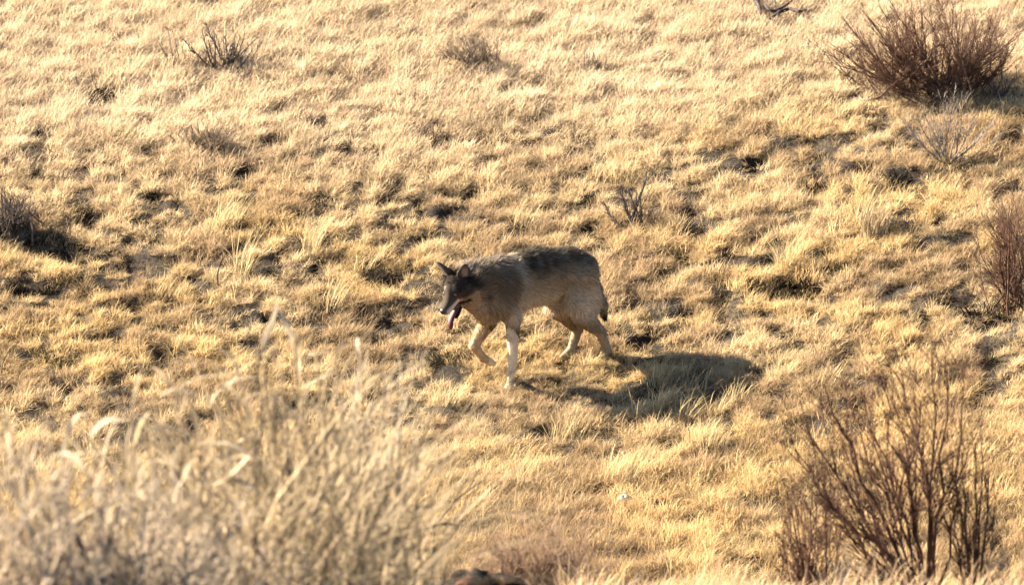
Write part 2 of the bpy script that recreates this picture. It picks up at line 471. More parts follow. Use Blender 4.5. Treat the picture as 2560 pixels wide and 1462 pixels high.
def hill_grass():
    rg = np.random.default_rng(21)
    N = 225000
    X = rg.uniform(-5.3, 5.3, N); Y = rg.uniform(-4.6, 9.2, N)
    top = np.clip((Y - 2.9 - 0.12 * X + 1.3 * (fbm(X / 1.6, Y / 1.6, 40, 2) - 0.5)) / 1.6, 0, 1)   # paler, thicker sward high on the slope
    low = np.clip((-0.5 - Y) / 1.5, 0, 1)
    n1 = fbm(X / 0.50, Y / 0.60, 31, 2); n2 = fbm(X / 0.095, Y / 0.13, 35, 2); n3 = fbm(X / 1.3, Y / 1.1, 44, 2)
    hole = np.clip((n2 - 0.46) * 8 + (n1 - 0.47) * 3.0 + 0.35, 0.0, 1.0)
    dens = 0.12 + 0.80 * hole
    dens = np.maximum(dens, top * 0.8); dens = np.maximum(dens, low * 0.35)
    dens = np.maximum(dens, 0.75 * (np.hypot(X - 0.22, (Y + 0.08) * 1.2) < 0.5))
    dens = dens * (1 - 0.86 * bare(X, Y))
    keep = rg.random(N) < dens
    X, Y, top, low, n1, n2, n3 = (v[keep] for v in (X, Y, top, low, n1, n2, n3))
    n = len(X)
    var = np.where(rg.random(n) < 0.25 + 0.6 * top, rg.integers(0, 4, n), rg.integers(4, 9, n))
    hole = hole[keep]
    flat = rg.random(n) < np.where(hole < .35, .8, .22)
    var[flat] = rg.integers(9, 12, int(flat.sum()))
    tall = rg.random(n) < (0.05 + 0.14 * low + 0.08 * (n3 > 0.55) + 0.05 * top)
    var[tall] = rg.integers(12, 14, int(tall.sum()))
    scl = rg.uniform(0.6, 1.05, n) * (0.50 + 0.36 * n1 + 0.18 * hole) + 0.16 * top + 0.10 * low
    gold = np.clip((fbm(X / 0.8 + 5, Y / 0.7, 52, 2) - 0.47) * 5, 0, 1) * (1 - 0.7 * top)
    gold = np.maximum(gold, 0.75 * low)
    grey = np.clip((fbm(X / 0.40 + 9, Y / 0.4, 57, 2) - 0.52) * 7, 0, 1) * (1 - 0.7 * top)
    c = np.ones((n, 3)) * np.array([1.06, 1.03, 0.94])
    c = c * (1 - gold[:, None]) + np.array([1.10, 1.03, 0.82]) * gold[:, None]
    c = c * (1 - top[:, None]) + np.array([1.12, 1.14, 1.20]) * top[:, None]
    c = c * (1 - 0.65 * grey[:, None]) + np.array([0.60, 0.54, 0.51]) * 0.65 * grey[:, None]
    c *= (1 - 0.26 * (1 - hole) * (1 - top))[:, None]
    c *= rg.uniform(0.62, 1.22, n)[:, None]
    near = np.hypot(X - 0.22, (Y + 0.08) * 1.2) < 0.55
    scl[near] *= 0.78
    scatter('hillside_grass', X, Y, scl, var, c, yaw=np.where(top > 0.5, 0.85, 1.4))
hill_grass()

def bank_grass():
    rg = np.random.default_rng(22)
    N = 12500
    X = rg.uniform(-4.6, 4.6, N); Y = rg.uniform(-13.0, -6.6, N)
    N2 = 2600
    X2 = rg.uniform(-3.0, 0.0, N2); Y2 = rg.uniform(-19.5, -10.5, N2)
    X = np.concatenate([X, X2]); Y = np.concatenate([Y, Y2])
    n = len(X)
    n1 = fbm(X / 0.6, Y / 0.6, 61, 2)
    keep = rg.random(n) < np.clip((n1 - 0.3) * 2.6, 0.05, 1)
    X, Y, n1 = X[keep], Y[keep], n1[keep]; n = len(X)
    pxs = 1280 + X * 400 * 60 / (Y + 59.3)
    ok = ~((np.abs(pxs - 1205) < 190) & (Y < -8.9)) & ~((np.abs(pxs - 1000) < 130) & (Y < -9.6)) & (rg.random(n) < np.where(Y < -10.4, .6, 1))
    X, Y, n1 = X[ok], Y[ok], n1[ok]; n = len(X)
    var = rg.integers(0, 14, n)
    scl = rg.uniform(0.9, 1.9, n)
    c = np.ones((n, 3)) * np.array([0.98, 0.90, 0.83]) * rg.uniform(0.7, 1.1, n)[:, None]
    scatter('bank_grass', X, Y, scl, var, c)
bank_grass()

def tall_bank_grass():
    """tall dry grass of the near bank at the left, out of focus"""
    rg = np.random.default_rng(23)
    N = 1700
    px = rg.uniform(-60, 1080, N); Y = rg.uniform(-17.5, -12.0, N)
    ok = rg.random(N) < np.interp(px, [-60, 360, 520, 640, 860, 1080], [.10, .12, .7, 1, .8, .5]); px, Y = px[ok], Y[ok]; N = len(px)
    env = np.interp(px, [-60, 150, 350, 500, 600, 720, 820, 930, 1060], [1090, 1080, 1040, 960, 900, 860, 900, 960, 1230])
    Vs, Qs, Ts, Ss = [], [], [], []; off = 0
    for i in range(N):
        b = on_bank(px[i], Y[i])
        e = env[i] + (1462 - env[i]) * rg.random() ** 1.5 * 0.9
        H = 1.32 * (1462 - e) / 400 * (Y[i] + 59.3) / 60 + max(0.0, in_depth(px[i], 1462, Y[i])[2] - b[2])
        V, q, t, s = blades(rg, 2, 0.03, H * 0.8, H * 1.15, (rg.normal(0, .15), 0), 0.42, rg.uniform(.1, .9), rg.uniform(.006, .017))
        s = s * rg.choice([.45, .7, 1.0, 1.15])
        Vs.append(V + b); Qs.append(q + off); Ts.append(t + off); Ss.append(s); off += len(V)
    me = make_mesh('tall_bank_grass', np.concatenate(Vs), [np.concatenate(Qs), np.concatenate(Ts)], {'shade': np.concatenate(Ss)})
    link('tall_bank_grass', me, M_TALLGRASS, kind='stuff')
M_TALLGRASS = plant_mat('tall_tan_grass', (0.36, 0.275, 0.165), (0.19, 0.14, 0.088), transl=0.3, scale=3)
tall_bank_grass()
#==PLANTS==
# ------------------------------------------------------------------ dark dead clumps (one thing each)
def clump_mesh(rng, flat=0.6):
    V, q, t, s = blades(rng, 70, 0.5, 0.25, 0.75, (0.12, 0.0), 0.55, 0.35, 0.045)
    V2, q2, t2, s2 = blades(rng, 60, 0.55, 0.2, 0.5, (0.5, 0.0), 1.0, 0.2, 0.05)
    V = np.concatenate([V, V2]); q = np.concatenate([q, q2 + 70 * 7]); t = np.concatenate([t, t2 + 70 * 7])
    s = np.concatenate([s, s2])
    V[:, 1] *= 0.9; V[:, 2] *= flat
    return make_mesh('dead_forb_clump', V, [q, t], {'shade': s})
CL_MESH = {}
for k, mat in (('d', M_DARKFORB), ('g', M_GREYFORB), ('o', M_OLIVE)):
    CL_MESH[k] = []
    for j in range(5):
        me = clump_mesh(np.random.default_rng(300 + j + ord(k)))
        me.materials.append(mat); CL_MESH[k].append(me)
CL_TXT = {'d': ('blackish dead clump', 'blackish dead clumps scattered over the hillside'),
          'g': ('grey-brown withered clump', 'grey-brown withered clumps scattered over the hillside'),
          'o': ('dull olive wilted clump', 'olive wilted clumps scattered over the hillside')}
MARKS = [("the wolf's head", 1120, 720), ("the wolf's rump", 1480, 690), ("the wolf's shadow", 1700, 950), ("the large red-brown shrub", 2330, 150),
         ("the pale grey twig shrub", 2365, 330), ("the thick-stemmed bare shrub", 560, 140), ("the dark bush at the left edge", 40, 530),
         ("the grey-brown brush dome", 1185, 150), ("the soft brown brush dome", 510, 365), ("the bare forked twig shrub", 1570, 510),
         ("the blackish bare hollow", 1985, 712), ("the shrub at the right edge", 2540, 640), ("the tall open twig shrub", 2270, 1080),
         ("the round golden grass mound", 430, 700), ("the tallest blurred stalk", 690, 950), ("the pale stone", 1562, 1262), ("the brown reed clump", 2175, 540)]
RANK = ['nearest', 'second nearest', 'third nearest', 'fourth nearest', 'fifth nearest', 'sixth nearest', 'seventh nearest', 'eighth nearest', 'ninth nearest', 'tenth nearest', 'eleventh nearest', 'twelfth nearest', 'thirteenth nearest', 'fourteenth nearest']
def side_of(dx, dy):
    a = math.degrees(math.atan2(-dy, dx)) % 360
    return ['to the right of', 'up and right of', 'above', 'up and left of', 'to the left of', 'down and left of', 'below', 'down and right of'][int((a + 22.5) // 45) % 8]
_buckets = {}
for i, (px, py, w, k) in enumerate(CLUMPS):
    m = min(MARKS, key=lambda q: math.hypot(px - q[1], py - q[2]))
    _buckets.setdefault((k, m[0], side_of(px - m[1], py - m[2])), []).append((math.hypot(px - m[1], py - m[2]), i))
CL_LABEL = {}
for (k, mk, sd), lst in _buckets.items():
    lst.sort()
    for r_, (_, i) in enumerate(lst):
        CL_LABEL[i] = '%s %s %s' % (CL_TXT[k][0], sd, mk) + ('' if len(lst) == 1 else ', ' + RANK[r_])
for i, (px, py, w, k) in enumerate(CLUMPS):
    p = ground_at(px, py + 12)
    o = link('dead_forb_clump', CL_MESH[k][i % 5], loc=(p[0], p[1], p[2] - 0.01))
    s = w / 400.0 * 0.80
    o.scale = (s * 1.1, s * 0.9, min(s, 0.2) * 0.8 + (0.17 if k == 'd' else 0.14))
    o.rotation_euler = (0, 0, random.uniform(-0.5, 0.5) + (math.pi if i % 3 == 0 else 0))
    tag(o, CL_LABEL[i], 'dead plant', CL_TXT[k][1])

# ------------------------------------------------------------------ golden bunchgrass (one thing each)
BUNCH = [  # px, py base, height px, width px, label
 (1962,668,190,60,'tall golden bunchgrass standing left of the blackish bare hollow'),
 (430,735,80,150,'rounded golden bunchgrass mound above the pale lower slope, left of the wolf'),
 (775,635,150,60,'upright golden bunchgrass stand behind the blackish clumps left of the wolf'),
 (905,672,90,70,'yellow bunchgrass tuft behind the grey clump nearest the wolf\'s head'),
 (2150,575,190,60,'tall pale bunchgrass beside the brown reed clump at the right'),
 (1308,570,110,70,'golden bunchgrass tuft directly behind the wolf\'s back'),
 (1240,925,70,60,'short yellow bunchgrass tuft between the wolf\'s front legs'),
 (1470,910,60,60,'short yellow bunchgrass tuft between the wolf\'s hind feet'),
 (600,690,190,50,'thin tall bunchgrass stalks leaning beside the bent dark stem'),
 (300,355,70,110,'pale golden bunchgrass tuft below the dark clump at upper left'),
 (560,560,120,120,'wide golden bunchgrass patch in the middle of the left slope'),
 (1560,455,80,80,'golden bunchgrass tuft above the bare twig shrub'),
 (1835,1000,80,60,'bunchgrass tuft standing in the wolf\'s shadow'),
 (1648,1035,120,60,'thin bunchgrass stalks at the lower edge of the wolf\'s shadow'),
 (1420,1090,110,110,'upright yellow bunchgrass below the wolf\'s hind feet'),
 (1760,1120,100,120,'broad yellow bunchgrass tuft below the wolf\'s shadow'),
 (1540,1200,120,120,'yellow bunchgrass tuft above the pale stone on the lower slope'),
 (2060,960,110,90,'yellow bunchgrass tuft above the reddish twig shrub at lower right'),
 (1110,1010,100,100,'straw bunchgrass tuft below the wolf\'s hanging tongue'),
 (820,770,110,80,'golden bunchgrass tuft above the tall blurred stalks'),
 (1590,1045,110,50,'thin straw stalks crossing the lower left part of the wolf\'s shadow'),
 (1705,1062,120,60,'thin straw stalks crossing the lower middle of the wolf\'s shadow'),
 (1790,1035,110,50,'thin straw stalks crossing the lower right part of the wolf\'s shadow'),
 (1640,965,100,60,'thin straw stalks standing in the upper left part of the wolf\'s shadow'),
 (1740,985,100,60,'thin straw stalks standing in the middle of the wolf\'s shadow'),
 (1268,980,62,64,'few short straw stalks in front of the wolf\'s planted front paw'),
]
for i, (px, py, hp, wp, lab) in enumerate(BUNCH):
    rg = np.random.default_rng(700 + i)
    H = hp / 400.0 / 0.92; W = wp / 400.0
    V, q, t, s = blades(rg, 34 if 20 <= i < 25 else 60 if wp < 100 else 120, W * 0.42, H * 0.35, H * 0.95, (0.16, 0), 0.30, 0.30, 0.0042)
    me = make_mesh('bunchgrass', V, [q, t], {'shade': s}); me.materials.append(M_BUNCH)
    p = ground_at(px, py)
    o = link('bunchgrass', me, loc=(p[0], p[1], p[2] - 0.01))
    tag(o, lab, 'grass clump', 'bunchgrass clumps standing above the hillside grass')

# ------------------------------------------------------------------ twig shrubs
def curve_pts(p, d, L, n, rng, wob=0.05, up=0.0, droop=0.0):
    P = [np.array(p, float)]; d = unit(d); st = L / (n - 1)
    for _ in range(n - 1):
        d = unit(d + rng.normal(0, wob, 3) + np.array([0, 0, up - droop]))
        P.append(P[-1] + d * st)
    return np.array(P)

def shrub(name, base, label, cat, mat, rng, stems, r0=0.008, twigs=8, twig_len=0.35, twiglets=3, ang=0.5, wob=0.08,
          base_r=0.05, up=0.03, tmin=0.25, twig_r=0.35, group=None, spurs=0, rtip=0.25, mat2=None):
    """stems: list of tip offsets (x, y, z) from the base; each stem is a part, the fine twigs are one part"""
    root = empty(name, tuple(base), label, cat, group)
    tw = Tubes(3)
    for tip in stems:
        tip = np.array(tip, float)
        b = np.array([rng.normal(0, base_r), rng.normal(0, base_r), -0.03])
        b[0] += np.clip(tip[0], -1, 1) * base_r
        L = np.linalg.norm(tip - b); n = 9
        ts = np.linspace(0, 1, n)
        mid = (b + tip) / 2 + np.array([tip[0] * 0.10, tip[1] * 0.10, -L * 0.05]) + rng.normal(0, wob * L * 0.35, 3)
        P = ((1 - ts) ** 2)[:, None] * b + (2 * ts * (1 - ts))[:, None] * mid + (ts ** 2)[:, None] * tip
        P[1:-1] += rng.normal(0, wob * L * 0.09, (n - 2, 3))
        rr = r0 * rng.uniform(0.7, 1.2) * (0.55 + 0.45 * min(1.5, L / 0.6))
        R = rr * (1 - (1 - rtip) * ts)
        sb = Tubes(5); sb.add(P, R, rng.uniform(0.75, 1.2))
        link('stem', sb.mesh('stem'), mat, root)
        for k in range(twigs):
            t = rng.uniform(tmin, 0.98); f = t * (n - 1); i = min(int(f), n - 2)
            p = P[i] + (P[i + 1] - P[i]) * (f - i); d = unit(P[i + 1] - P[i])
            side = unit(np.cross(d, rng.normal(0, 1, 3)))
            d2 = unit(d + side * math.tan(ang) * rng.uniform(0.5, 1.3) + np.array([0, 0, up]))
            L2 = twig_len * L * rng.uniform(0.4, 1.1) * (1.15 - 0.6 * t)
            Q = curve_pts(p, d2, L2, 5, rng, wob, up)
            r2 = max(rr * twig_r * (1.2 - 0.5 * t), 0.0016)
            sh = rng.uniform(0.7, 1.25)
            tw.add(Q, r2 * np.array([1, .85, .7, .55, .3]), sh)
            for m_ in range(twiglets):
                j = rng.integers(1, 4); d3 = unit(unit(Q[j + 1] - Q[j]) + unit(rng.normal(0, 1, 3)) * 0.6 + np.array([0, 0, up]))
                T = curve_pts(Q[j], d3, L2 * rng.uniform(0.25, 0.6), 4, rng, wob, up)
                tw.add(T, max(r2 * 0.6, 0.0009) * np.array([1, .8, .6, .3]), sh)
            for m_ in range(spurs):
                j = rng.integers(0, 4); q0 = Q[j] + (Q[j + 1] - Q[j]) * rng.random()
                T = curve_pts(q0, rng.normal(0, 1, 3), rng.uniform(0.008, 0.02), 3, rng, 0.1)
                tw.add(T, np.array([0.0022, 0.003, 0.0012]), sh * 1.1)
    if tw.V:
        link('twigs', tw.mesh('twigs'), mat2 or mat, root, kind='stuff')
    return root

def fan(rng, n, width, height, depth, left=1.0, right=1.0, lowmin=0.35):
    """tips of a dome-shaped fan of stems"""
    out = []
    for k in range(n):
        a = rng.uniform(-1, 1); a = a * (left if a < 0 else right)
        e = rng.uniform(lowmin, 1.0)
        z = height * e * math.sqrt(max(0.05, 1 - 0.75 * a * a))
        out.append((a * width * (0.55 + 0.45 * e), rng.uniform(-depth, depth), z))
    return out

def tips(base, lst, rng, depth):
    """tips from photograph places, spread in depth"""
    out = []
    for (px, py) in lst:
        y = base[1] + rng.uniform(-depth, depth)
        out.append(in_depth(px, py, y) - base)
    return out

def R(k): return np.random.default_rng(k)

# big red-brown shrub at the upper right
rg = R(1); b = ground_at(2335, 236)
st = fan(rg, 110, 0.62, 0.68, 0.32, lowmin=0.40)
st += tips(b, [(2105,40),(2090,120),(2060,130),(2130,170),(2150,20),(2540,170),(2555,190),(2520,130),(2490,100),(2230,10),(2300,0),(2370,0),(2430,60)], rg, 0.15)
shrub('red_twig_shrub', b, 'large dense red-brown twig shrub near the top of the slope', 'shrub', M_RED, rg, st, r0=0.0062, twigs=13, twig_len=0.42, twiglets=4, ang=0.33, base_r=0.17, up=0.05, tmin=0.15)
b = ground_at(2485, 250)
shrub('red_twig_shrub', b, 'small dark twig shrub at the right foot of the large red-brown shrub', 'shrub', M_DKGREY, R(2), fan(R(3), 20, 0.16, 0.20, 0.12), r0=0.007, twigs=9, twiglets=3, base_r=0.06)
b = ground_at(2165, 225)
shrub('red_twig_shrub', b, 'low red-brown twig shrub at the left foot of the large shrub', 'shrub', M_RED, R(4), fan(R(5), 12, 0.20, 0.20, 0.1) + tips(b, [(2040,110),(2070,130),(2110,150)], R(6), .05), r0=0.0055, twigs=6, twiglets=3, base_r=0.05)
# pale grey shrub below it
b = ground_at(2368, 408)
shrub('grey_twig_shrub', b, 'pale grey leafless twig shrub below the large red-brown shrub', 'shrub', M_GREY, R(7),
      tips(b, [(2258,292),(2262,315),(2290,285),(2310,280),(2330,262),(2360,240),(2385,235),(2410,250),(2440,280),(2460,330),(2500,335),(2480,300),(2320,310),(2395,290)], R(8), 0.12),
      r0=0.0075, twigs=12, twig_len=0.40, twiglets=4, ang=0.45, base_r=0.03, mat2=M_GREY)
# upper left bare shrub
b = ground_at(562, 182)
shrub('bare_twig_shrub', b, 'dark bare twig shrub with thick upright stems at the upper left', 'shrub', M_DKGREY, R(9),
      tips(b, [(462,102),(478,118),(512,55),(505,80),(520,100),(535,75),(590,82),(600,95),(612,85),(622,110),(640,98),(632,120),(560,90),(585,110),(548,120),(655,102)], R(10), 0.14) + fan(R(45), 16, .16, .26, .12, lowmin=.5),
      r0=0.0105, twigs=8, twig_len=0.34, twiglets=3, ang=0.4, base_r=0.045, rtip=0.3)
b = ground_at(438, 172)
shrub('bare_twig_shrub', b, 'small sparse twig shrub with thin stems left of the dark bare shrub', 'shrub', M_BROWN, R(11),
      tips(b, [(400,110),(418,70),(432,78),(445,100),(455,120),(412,130),(470,140)], R(12), 0.08), r0=0.006, twigs=8, twiglets=4, base_r=0.05)
# brushy domes
b = ground_at(520, 392)
shrub('brush_dome', b, 'soft brown-grey brush dome on the upper left slope', 'shrub', M_BROWN, R(13), fan(R(14), 44, 0.18, 0.23, 0.14, lowmin=.6) + tips(b, [(425,340),(440,330),(460,325),(480,330)], R(15), .1),
      r0=0.0035, twigs=10, twig_len=0.45, twiglets=4, base_r=0.05, ang=0.4)
b = ground_at(1185, 178)
shrub('brush_dome', b, 'grey-brown dead brush dome in the pale grass at top centre', 'shrub', M_BROWN, R(16), fan(R(17), 60, 0.22, 0.25, 0.16, lowmin=.5), r0=0.006, twigs=8, twig_len=0.4, twiglets=3, base_r=0.09)
b = ground_at(1466, 172)
shrub('brush_dome', b, 'small faint brush tuft right of the grey-brown brush dome', 'shrub', M_GREY, R(18), fan(R(19), 24, 0.10, 0.16, 0.08, lowmin=.5), r0=0.005, twigs=5, twiglets=2, base_r=0.04)
# dark bush at the left edge
b = ground_at(18, 588)
shrub('dark_bush', b, 'dark grey-green bush cut off by the left edge, above a blackish hollow', 'shrub', M_DKGREY, R(20), fan(R(21), 80, 0.20, 0.33, 0.2, lowmin=.4), r0=0.0085, twigs=8, twig_len=0.45, twiglets=3, base_r=0.09, ang=0.4, tmin=.1)
# bare twig shrub behind the wolf
b = ground_at(1576, 568)
shrub('bare_twig_shrub', b, 'bare forked twig shrub on the slope above the wolf\'s rump', 'shrub', M_DKGREY, R(22),
      tips(b, [(1508,502),(1512,508),(1552,460),(1560,490),(1610,455),(1618,440),(1600,480),(1625,475),(1632,525),(1640,505),(1590,470),(1572,480)], R(23), 0.10),
      r0=0.0100, twigs=10, twig_len=0.34, twiglets=4, base_r=0.035, rtip=0.35)
# brown reed clump at the right
b = ground_at(2185, 585)
rg = R(24); V, q, t, s = blades(rg, 160, 0.09, 0.12, 0.27, (0.06, 0), 0.24, 0.15, 0.006)
me = make_mesh('reed_clump', V, [q, t], {'shade': s}); me.materials.append(M_TAN)
tag(link('reed_clump', me, loc=tuple(b)), 'brown upright reed clump right of the tall pale bunchgrass', 'grass clump')
# shrub cut by the right edge
b = ground_at(2572, 765)
shrub('red_twig_shrub', b, 'red-brown twig shrub cut off by the right edge, level with the wolf', 'shrub', M_RED2, R(25), fan(R(26), 64, 0.42, 0.76, 0.3, lowmin=.3), r0=0.0065, twigs=10, twig_len=0.45, twiglets=5, base_r=0.12, ang=.5)
# fallen dark branch at the top edge
b = ground_at(1900, 8)
br = empty('fallen_branch', tuple(b), 'crooked dark dead branch lying in the pale grass at the top edge', 'branch')
def part_tube(name, parent, base, pts, r, mat, ydep=None, sides=6):
    if ydep == 'ground':
        P = np.array([in_depth(px, py, ground_at(px, py + 34)[1]) - base for (px, py, dy) in pts])
    else:
        P = np.array([in_depth(px, py, base[1] + dy) - base for (px, py, dy) in pts])
    n = 4 * (len(P) - 1) + 1
    f = np.linspace(0, len(P) - 1, n)
    Pi = np.stack([np.interp(f, np.arange(len(P)), P[:, k]) for k in range(3)], 1)
    Ri = np.interp(f, np.arange(len(r)), r)
    T = Tubes(sides); T.add(Pi, Ri); return link(name, T.mesh(name), mat, parent)
M_BLACKWOOD = bark_mat('dark_wood', (0.05, 0.034, 0.03), (0.02, 0.013, 0.012))
part_tube('limb', br, b, [(1925,48,-.02),(1950,30,0),(1975,22,.02),(1998,30,.02),(2015,26,.04)], [.007,.015,.014,.011,.006], M_BLACKWOOD, 'ground')
part_tube('limb', br, b, [(1885,-30,0),(1890,0,0),(1898,18,0),(1902,36,-.02)], [.02,.021,.016,.007], M_BLACKWOOD, 'ground')
part_tube('limb', br, b, [(1912,12,0),(1922,26,0),(1940,28,0),(1962,16,.02),(1978,4,.03),(1985,-20,.04)], [.010,.012,.012,.009,.008,.007], M_BLACKWOOD, 'ground')
part_tube('limb', br, b, [(1940,28,0),(1938,8,0),(1934,-20,0)], [.008,.006,.004], M_BLACKWOOD, 'ground')
# thin bent dark stem on the left slope
b = ground_at(560, 722)
ds = empty('bent_stalk', tuple(b), 'single thin dark bent stem on the slope left of the wolf', 'dead stem')
part_tube('stalk', ds, b, [(566,722,0),(545,712,0),(543,690,0),(548,665,0),(556,646,0)], [.005,.0055,.005,.0045,.007], M_DKGREY)
# fallen pale stalk
#==FORE==
# ------------------------------------------------------------------ near bank: shrubs at the lower right
YB = -8.6
b = on_bank(2335, YB)
shrub('red_twig_shrub', b, 'tall open red-grey twig shrub fanning out at the lower right', 'shrub', M_RED2, R(30),
      tips(b, [(2000,1000),(2020,1060),(2110,985),(2195,925),(2255,930),(2330,880),(2362,890),(2300,1000),(2180,1090),(2105,1110),(2270,1100),(1985,1120),(2050,1200),(2060,960),(2150,960),(2120,1260),(2410,950),(2090,1300)], R(31), 0.30),
      r0=0.0100, twigs=14, twig_len=0.46, twiglets=5, ang=0.42, base_r=0.05, spurs=5, wob=0.16, tmin=.25)
b = on_bank(2425, YB - 0.1)
shrub('red_twig_shrub', b, 'narrow dense twig shrub close to the right of the tall open shrub', 'shrub', M_RED2, R(32),
      tips(b, [(2455,1025),(2440,1110),(2405,1130),(2392,1210),(2470,1180),(2380,1250),(2440,1190),(2490,1240)], R(33), 0.12),
      r0=0.008, twigs=14, twig_len=0.34, twiglets=5, ang=0.5, base_r=0.04, spurs=4, tmin=.1)
b = on_bank(2030, YB + 0.3)
shrub('red_twig_shrub', b, 'low red-brown twig shrub left of the tall open shrub at the lower right', 'shrub', M_RED2, R(34),
      tips(b, [(1955,1195),(1965,1230),(1985,1190),(2000,1215),(2030,1200),(2060,1190),(2075,1220),(2090,1250),(1975,1280),(2045,1250),(2105,1270),(1960,1300)], R(35), 0.18) + fan(R(44), 26, .22, .42, .16, lowmin=.4),
      r0=0.007, twigs=14, twig_len=0.35, twiglets=4, ang=0.55, base_r=0.06, spurs=3, tmin=.3)
b = on_bank(2170, YB)
shrub('grey_twig_shrub', b, 'low grey withered brush under the left stems of the tall open shrub', 'shrub', M_GREY, R(36), fan(R(37), 40, 0.30, 0.42, 0.2, lowmin=.4),
      r0=0.004, twigs=10, twig_len=0.4, twiglets=3, base_r=0.12)
b = on_bank(2520, YB - .2)
shrub('grey_twig_shrub', b, 'low grey withered brush in the lower right corner', 'shrub', M_GREY, R(38), fan(R(39), 34, 0.26, 0.36, 0.2, lowmin=.4), r0=0.004, twigs=9, twig_len=0.4, twiglets=3, base_r=0.1)
b = on_bank(1350, YB)
shrub('brush_dome', b, 'fine pinkish brown brush behind the dark rusty rock', 'shrub', M_PINK, R(40), fan(R(41), 90, 0.42, 0.52, 0.25, lowmin=.35),
      r0=0.006, twigs=12, twig_len=0.45, twiglets=4, base_r=0.16, ang=.5)
b = on_bank(1190, YB - .2)
shrub('brush_dome', b, 'low rusty brush between the leaning brown stalk and the pinkish brown brush', 'shrub', M_PINK, R(46), fan(R(47), 50, .3, .34, .2, lowmin=.35), r0=.005, twigs=10, twig_len=.45, twiglets=3, base_r=.14, ang=.5)
b = on_bank(1530, YB)
shrub('grey_twig_shrub', b, 'low thin grey brush right of the dark rusty rock', 'shrub', M_GREY, R(42), fan(R(43), 22, 0.22, 0.34, 0.15, lowmin=.35), r0=0.004, twigs=7, twiglets=3, base_r=0.08)
# leaning thin stalk
b = on_bank(1080, YB)
ls = empty('leaning_stalk', tuple(b), 'long thin brown stalk leaning to the right, left of the pinkish brush', 'dead stem')
part_tube('stalk', ls, b, [(1080,1450,0),(1085,1320,0),(1105,1290,0),(1150,1240,0),(1215,1195,.05)], [.007,.008,.0075,.006,.003], M_BROWN)
part_tube('twig', ls, b, [(1120,1276,0),(1150,1225,0),(1185,1165,0),(1200,1110,0)], [.004,.004,.0045,.002], M_BROWN)
part_tube('twig', ls, b, [(1172,1225,0),(1190,1180,0),(1205,1170,0)], [.003,.004,.002], M_DKGREY)
b = on_bank(1240, YB)
fl = empty('fallen_stick', tuple(b), 'short dark grey stick lying slanted left of the pinkish brush', 'stick')
part_tube('stick', fl, b, [(1056,1322,0),(1085,1312,0),(1110,1308,0),(1160,1312,0.05)], [.008,.012,.010,.004], M_DKGREY)

# rock and stones
def rock_mat(name, c1, c2, c3, scale):
    m, n, l, out = base_mat(name)
    tc = n.new('ShaderNodeTexCoord')
    nz = n.new('ShaderNodeTexNoise'); nz.inputs['Scale'].default_value = scale; nz.inputs['Detail'].default_value = 5
    l.new(tc.outputs['Object'], nz.inputs['Vector'])
    rp = n.new('ShaderNodeValToRGB'); e = rp.color_ramp.elements
    e[0].position = 0.38; e[0].color = (*c1, 1); e[1].position = 0.68; e[1].color = (*c3, 1)
    k = e.new(0.55); k.color = (*c2, 1)
    l.new(nz.outputs['Fac'], rp.inputs[0])
    b_ = n.new('ShaderNodeBsdfPrincipled'); b_.inputs['Roughness'].default_value = 1.0; b_.inputs['Specular IOR Level'].default_value = 0.1
    l.new(rp.outputs[0], b_.inputs['Base Color'])
    bp = n.new('ShaderNodeBump'); bp.inputs['Strength'].default_value = 0.7; bp.inputs['Distance'].default_value = 0.01
    l.new(nz.outputs['Fac'], bp.inputs['Height']); l.new(bp.outputs[0], b_.inputs['Normal'])
    l.new(b_.outputs[0], out.inputs['Surface'])
    return m
M_ROCK = rock_mat('dark_rusty_rock', (0.007, 0.005, 0.004), (0.014, 0.010, 0.008), (0.11, 0.038, 0.016), 16)
M_STONE = rock_mat('pale_stone', (0.20, 0.175, 0.145), (0.28, 0.25, 0.205), (0.34, 0.31, 0.26), 20)
def rock_mesh(rng, sx, sy, sz, rough=0.25, res=24):
    u = np.linspace(0, 2 * math.pi, res, endpoint=False); v = np.linspace(0.02, math.pi - 0.02, res // 2)
    U, W = np.meshgrid(u, v, indexing='ij')
    D = np.stack([np.sin(W) * np.cos(U), np.sin(W) * np.sin(U), np.cos(W)], -1)
    o = rng.random(3) * 50
    f = 1 + rough * (fbm(D[..., 0] * 2.6 + o[0] + 1.6 * D[..., 2], D[..., 1] * 2.6 + o[1] - 1.6 * D[..., 2], 70, 4) - 0.5) * 2
    V = (D * f[..., None] * np.array([sx, sy, sz])).reshape(-1, 3)
    a, c = U.shape; ix = np.arange(a * c).reshape(a, c); nx_ = np.roll(ix, -1, 0)
    q = np.stack([ix[:, :-1], ix[:, 1:], nx_[:, 1:], nx_[:, :-1]], -1).reshape(-1, 4)
    top = np.array([[0, 0, V[ix[:, 0]].mean(0)[2]], [0, 0, V[ix[:, -1]].mean(0)[2]]])
    V2 = np.concatenate([V, top]); t1 = np.stack([ix[:, 0], nx_[:, 0], np.full(a, len(V))], 1); t2 = np.stack([nx_[:, -1], ix[:, -1], np.full(a, len(V) + 1)], 1)
    return make_mesh('rock', V2, [q, t1, t2], smooth=True)
p = in_depth(1205, 1462, -9.2)
me = rock_mesh(R(52), 0.25, 0.16, 0.15, 0.42, 56); me.materials.append(M_ROCK)
tag(link('rock', me, loc=(p[0], -9.2, p[2] - 0.075)), 'dark lumpy rock with rusty orange patches at the bottom edge', 'rock')
